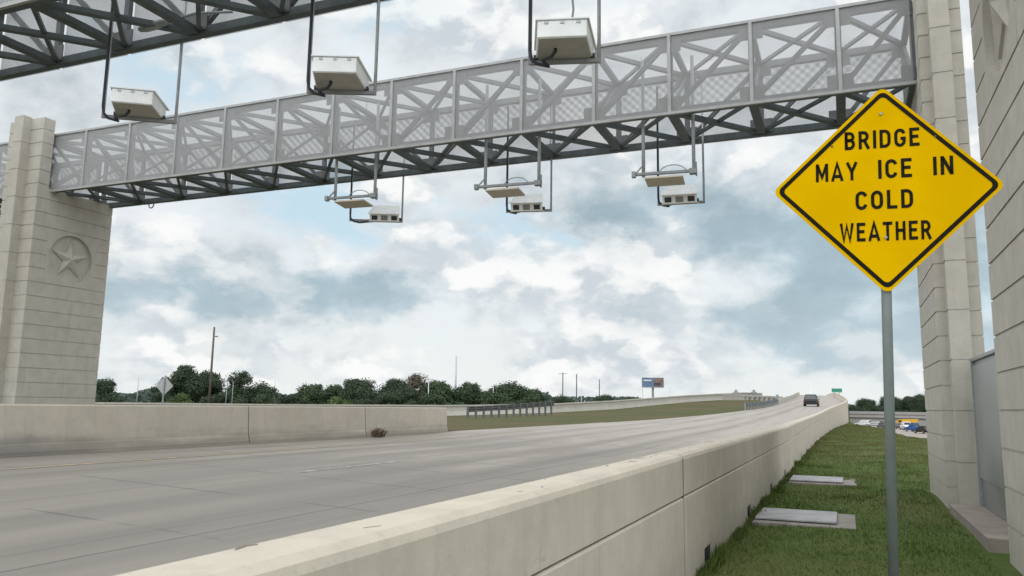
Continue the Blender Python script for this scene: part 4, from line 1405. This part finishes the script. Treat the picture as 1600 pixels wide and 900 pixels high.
# ------------------------------------------------------------------ far signs, poles, billboard
p = at_depth(257, 603, 57)
t = thing('diamond_sign', 'grey back of a diamond road sign above the left barrier', 'road sign', (p[0], p[1], -1.42))
base = Matrix.Rotation(YAW * .6, 3, 'Z')
out = diamond(.68, .05)
vs = [tuple(Vector(p) + base @ Vector((x, dy, z))) for dy in (-.0, .012) for x, z in out]
build(MB().add(vs, [tuple(range(n)), tuple(range(2 * n - 1, n - 1, -1))] + [(i, (i + 1) % n, n + (i + 1) % n, n + i) for i in range(n)]), 'panel', 'sign_back', t)
build(MB().tube((p[0], p[1] - .05, -1.5), (p[0], p[1] - .05, p[2] + .55), .045, 10), 'post', 'post_steel', t)


def pole(px, y_top, d, r, label, name='utility_pole', cat='pole', mat='timber_pole', arm=None, zg=-1.42, group=None):
    tp = at_depth(px, y_top, d)
    t = thing(name, label, cat, (tp[0], tp[1], zg), 0, group)
    build(MB().tube((tp[0], tp[1], zg - .2), tuple(tp), r, 10, r * .7), 'shaft', mat, t, smooth=True)
    if arm:
        w, dz, one = arm
        a, b = (0, w) if one else (-w, w)
        e = cr
        build(MB().beam(tuple(tp + e * a - np.array([0, 0, dz])), tuple(tp + e * b - np.array([0, 0, dz])), .12, .12), 'crossarm', mat, t)
    return t


pole(335, 511, 105, .17, 'tall dark timber pole rising from the trees near the left tower', arm=(.55, 1.25, True))
pole(713, 557, 140, .2, 'pale steel pole rising above the dark trees in the middle', 'light_pole', 'pole', 'pole_steel')
pole(217, 588, 130, .09, 'thin pale pole between the left tower and the grey diamond sign', 'light_pole', 'pole', 'pole_steel')
pole(355.5, 590, 80, .045, 'thin grey pole in front of the trees, left one of a close pair', 'light_pole', 'pole', 'post_steel')
pole(364.5, 596, 80, .04, 'thin grey pole in front of the trees, right one of a close pair', 'light_pole', 'pole', 'post_steel')
pole(430, 594, 150, .1, 'thin faint pole in the gap between two clumps of trees', 'light_pole', 'pole', 'pole_steel')
pole(670, 592, 120, .1, 'grey pole in front of the brownish bare tree', 'light_pole', 'pole', 'pole_steel', arm=(.8, .1, False))
pole(771, 600, 120, .09, 'thin grey green pole at the gap before the last big tree', 'light_pole', 'pole', 'pole_steel')
pole(879.5, 582, 260, .22, 'tallest distant pole with a crossbar, right of the trees', arm=(1.5, .4, False), zg=-4.2)
pole(901, 584.5, 260, .22, 'dark distant pole without crossbar, right of the one with a crossbar', zg=-4.2)
pole(936.5, 592.5, 270, .2, 'lone distant grey pole left of the billboard', zg=-4.2)
pole(908.5, 604, 300, .16, 'short faint pole beside the dark distant pole', 'light_pole', 'pole', 'pole_steel', zg=-4.2)
pole(884, 605, 300, .16, 'short faint pole beside the crossbar pole', 'light_pole', 'pole', 'pole_steel', zg=-4.2)
pole(1004, 606, 300, .2, 'thin pale post at the left edge of the billboard', 'light_pole', 'pole', 'pole_steel', zg=-4.2)
pole(1047, 606, 300, .14, 'short faint pole right of the billboard', 'light_pole', 'pole', 'pole_steel', zg=-4.2)
pole(1267.5, 610, 230, .35, 'short pale post on the crest above the black car', 'light_pole', 'pole', 'white_paint', zg=3.5)

# billboard
p = at_depth(1020, 597.5, 360)
t = thing('billboard', 'blue and brown billboard on a single column, far away', 'billboard', (p[0], p[1], -4.2))
rot = Matrix.Rotation(YAW * .55, 3, 'Z')
bb = lambda cx, cz, w, h, dy, th, nm, mt, par=t: build(MB().obox(Vector(p) + rot @ Vector((cx, dy, cz)), (w, th, h), rot), nm, mt, par)
bb(0, 0, 9.8, 4.3, 0, .5, 'board', 'post_steel')
bb(-2.2, 0, 5.2, 4.2, -.26, .01, 'picture', 'board_blue')
bb(2.65, 0, 4.3, 4.2, -.26, .01, 'picture', 'board_tan')
bb(2.0, -.9, 3.0, 1.6, -.28, .01, 'picture_patch', 'board_dark')
bb(-2.4, .9, 3.6, .55, -.28, .01, 'picture_patch', 'white_paint')
bb(0, -2.35, 9.6, .18, -.7, .9, 'catwalk', 'galvanized')
build(MB().tube((p[0], p[1], -4.2), (p[0], p[1], p[2] - 2.1), .55, 12), 'column', 'post_steel', t)

# green sign at the crest
p = at_depth(1307.5, 610, 190)
t = thing('green_sign', 'small green road sign standing at the crest of the bridge', 'road sign', (p[0], p[1], zr(p[1]) + .8))
build(MB().box(p[0] - 1.15, p[0] + 1.15, p[1] - .02, p[1] + .02, p[2] - .5, p[2] + .5), 'panel', 'sign_green', t)
build(MB().box(p[0] - 1.1, p[0] + 1.1, p[1] - .03, p[1] - .021, p[2] + .38, p[2] + .44).box(p[0] - 1.1, p[0] + 1.1, p[1] - .03, p[1] - .021, p[2] - .44, p[2] - .38), 'border', 'white_paint', t)
for s in (-.5, .5):
    build(MB().tube((p[0] + s, p[1] + .08, zr(p[1]) - .1), (p[0] + s, p[1] + .08, p[2] + .4), .07, 8), 'post', 'post_steel', t)

# ------------------------------------------------------------------ trees


def tree(px0, px1, ytop, d, label, leaf, zg=-1.42, dens=1.0, lobes=None, base_px=None, gaps=0.0, name='tree', seed=0, group='trees along the skyline'):
    rs = np.random.default_rng(seed + int(px0))
    pxc = (px0 + px1) / 2
    top = at_depth(pxc, ytop, d)
    w = (px1 - px0) / FPX * d
    H = top[2] - zg
    t = thing(name, label, 'tree', (top[0], top[1], zg), 0, group)
    # trunk and limbs
    tb = MB(); tb.tube((0, 0, -.2), (0, 0, H * .55), max(.12, H * .03), 8, H * .015)
    for k in range(5):
        a = rs.random() * 2 * PI
        tb.tube((0, 0, H * (.25 + .06 * k)), (math.cos(a) * w * .28, math.sin(a) * w * .28, H * (.5 + .08 * k)), H * .014, 6, H * .005)
    build(tb, 'trunk', 'bark', t, local=True)
    w *= 1.32
    nl = lobes or max(12, int(14 + w * 2.0))
    vs = []; fs = []
    lean = rs.normal(0, .10); skew = rs.uniform(-.25, .25)
    bump = [(rs.random() * 2 * PI, rs.uniform(.75, 1.12)) for _ in range(5)]
    for k in range(nl):
        # boughs fill the crown from near the ground to the top; every crown is lopsided in its own way
        a = rs.random() * 2 * PI; hz = rs.random() ** .8
        lr = min((w * rs.uniform(.08, .22) + .3) * (1.1 - .35 * hz), H * .30)
        lim = math.sqrt(max(.08, 1 - (max(0, hz - .38) / .66) ** 2)) * bump[int(a / (2 * PI) * 5) % 5][1]
        rr = max(0, w * .52 * lim - lr * .6) * math.sqrt(rs.random())
        cx, cy, cz = rr * math.cos(a) + w * lean * hz, rr * math.sin(a) * .8, lr * .4 + (H - lr * 1.2) * hz * (1 + skew * math.cos(a) * .3) 
        cz = min(cz, H - lr * .8)
        if k == 0: cx, cy, cz = (rs.random() - .5) * w * .4, 0, H - lr * .85
        if k in (1, 2): cx, cy, cz = (w * .48 - lr * .8) * (1 if k == 1 else -1), 0, H * rs.uniform(.2, .55)
        m = int(dens * 720 * (lr / 1.6) ** 2) + 80
        dirs = rs.normal(size=(m, 3)); dirs /= np.linalg.norm(dirs, axis=1)[:, None]
        rad = lr * (1 - .55 * rs.random(m) ** 1.6) * rs.uniform(.7, 1.2, m)
        P = dirs * rad[:, None] * np.array([1.1, 1.1, .85]) + np.array([cx, cy, cz])
        sz = rs.uniform(.085, .20, m) * (1 + w * .012)
        nn = dirs + rs.normal(size=(m, 3)) * .42 + np.array([0, 0, .25]); nn /= np.linalg.norm(nn, axis=1)[:, None]
        U = np.cross(nn, rs.normal(size=(m, 3))); U /= np.linalg.norm(U, axis=1)[:, None]
        V = np.cross(nn, U)
        if gaps:
            keep = rs.random(m) > gaps
            P, U, V, sz = P[keep], U[keep], V[keep], sz[keep]
        P[:, 2] = np.maximum(P[:, 2], .05)
        q = np.stack([P - U * sz[:, None], P - V * sz[:, None] * .6, P + U * sz[:, None], P + V * sz[:, None] * .6], 1).reshape(-1, 3)
        o = len(vs); vs += [tuple(x) for x in q]
        fs += [(o + 4 * i, o + 4 * i + 1, o + 4 * i + 2, o + 4 * i + 3) for i in range(len(P))]
    me = bpy.data.meshes.new('crown'); me.from_pydata(vs, [], fs); me.update(); me.materials.append(M[leaf])
    ob = bpy.data.objects.new('crown', me); COL.objects.link(ob); ob.parent = t
    return t


TREES = [
    (138, 182, 590, 120, 'dark tree partly hidden by the edge of the left tower', 'leaf_dark', 1.0, 0),
    (240, 272, 588, 118, 'dark tree right behind the grey diamond sign', 'leaf_dark', 1.0, 0),
    (262, 318, 569, 122, 'tallest dark tree, right of the grey diamond sign', 'leaf_dark', 1.1, 0),
    (306, 356, 578, 126, 'broad dark tree behind the tall timber pole', 'leaf_dark', 1.1, 0),
    (352, 402, 579, 120, 'loose tree with sky showing through, behind the close pair of poles', 'leaf_dark', .75, .25),
    (394, 434, 596, 122, 'low tree at the right end of the left clump', 'leaf_dark', .9, 0),
    (462, 512, 599, 124, 'round tree standing left in the middle clump', 'leaf_mid', 1.1, 0),
    (496, 541, 601, 126, 'lower tree just right of the round tree', 'leaf_mid', 1.0, 0),
    (538, 600, 590, 122, 'wide dark tree left of the brownish bare tree', 'leaf_dark', 1.1, 0),
    (590, 646, 591, 128, 'dark tree touching the brownish bare tree from the left', 'leaf_dark', 1.1, 0),
    (632, 676, 583, 134, 'brownish grey half bare tree', 'leaf_tan', .6, .2),
    (664, 722, 595, 126, 'dark green tree just right of the brownish bare tree', 'leaf_mid', 1.0, 0),
    (712, 766, 597, 126, 'dark green tree right of the pale steel pole', 'leaf_mid', 1.0, 0),
    (764, 832, 595, 122, 'broad domed tree at the right of the treeline', 'leaf_mid', 1.2, 0),
    (820, 860, 606, 126, 'small dark tree at the right end of the treeline', 'leaf_dark', 1.0, 0),
]
for (a, b, yt, d, lab, leaf, dn, gp2) in TREES:
    tree(a, b, yt, d, lab, leaf, dens=dn, gaps=gp2)
# shrubs filling the foot of the tree line
SHR = [(262, 300, 613, 100, 'light green shrub right of the grey diamond sign', 'leaf_light'), (318, 380, 611, 110, 'low dark shrub under the timber pole', 'leaf_dark'),
       (372, 436, 613, 110, 'low dark shrub at the foot of the loose tree', 'leaf_mid'), (424, 470, 615, 116, 'low shrub filling the gap between the tree clumps', 'leaf_dark'),
       (510, 548, 619, 108, 'small light green shrub in front of the middle trees', 'leaf_light'), (560, 640, 612, 116, 'long low shrub under the wide dark tree', 'leaf_dark'),
       (640, 720, 613, 116, 'long low shrub at the foot of the bare tree', 'leaf_mid'), (722, 800, 611, 116, 'low shrub in front of the domed tree', 'leaf_mid'),
       (150, 190, 612, 110, 'low dark shrub beside the left tower', 'leaf_dark'), (232, 268, 612, 110, 'dark shrub below the grey diamond sign', 'leaf_dark')]
for (a, b, yt, d, lab, leaf) in SHR:
    tree(a, b, yt, d, lab, leaf, dens=1.1, name='shrub', lobes=9, seed=5, group='shrubs at the foot of the trees')
tree(858, 893, 616, 240, 'tiny distant tree below the crossbar pole', 'leaf_dark', zg=-4.2, dens=.9)
tree(918, 966, 616, 250, 'small distant tree left of the billboard', 'leaf_dark', zg=-4.2, dens=.9)
tree(972, 994, 619, 260, 'tiny distant tree close to the billboard', 'leaf_mid', zg=-4.2, dens=.8)
tree(1318, 1352, 631, 290, 'low dark tree just right of the bridge barrier end', 'leaf_dark', zg=-4.2, dens=1.2)
tree(1340, 1378, 622, 296, 'dark tree left of the yellow sign post on the right horizon', 'leaf_dark', zg=-4.2, dens=1.3)
tree(1366, 1410, 618, 298, 'dark tree directly behind the yellow sign post', 'leaf_dark', zg=-4.2, dens=1.3)
tree(1398, 1436, 619, 296, 'dark tree right of the yellow sign post on the horizon', 'leaf_dark', zg=-4.2, dens=1.3)
tree(1424, 1468, 616, 294, 'dark tree at the edge of the right tower', 'leaf_dark', zg=-4.2, dens=1.3)

# far wood behind everything: one mass
vs = []; fs = []
for k in range(9000):
    px = rng.uniform(100, 1000); d = rng.uniform(330, 400)
    ytop = 613 + 3.5 * math.sin(px * .045) + 2 * math.sin(px * .13)
    if px > 860: ytop = 621
    z_t = at_depth(px, ytop, d)[2]
    q = at_depth(px, 630, d)
    z = -1.42 + (z_t + 1.42) * rng.random() ** .7
    s = rng.uniform(.5, 1.1)
    U = rng.normal(size=3); U /= np.linalg.norm(U); V = np.cross(U, rng.normal(size=3)); V /= np.linalg.norm(V)
    c = np.array([q[0], q[1], z]); o = len(vs)
    vs += [tuple(c - U * s), tuple(c - V * s), tuple(c + U * s), tuple(c + V * s)]; fs.append((o, o + 1, o + 2, o + 3))
ob = build(MB().add(vs, fs), 'far_wood', 'leaf_hazed'); ob['kind'] = 'stuff'; ob['label'] = 'faint line of woodland on the horizon'
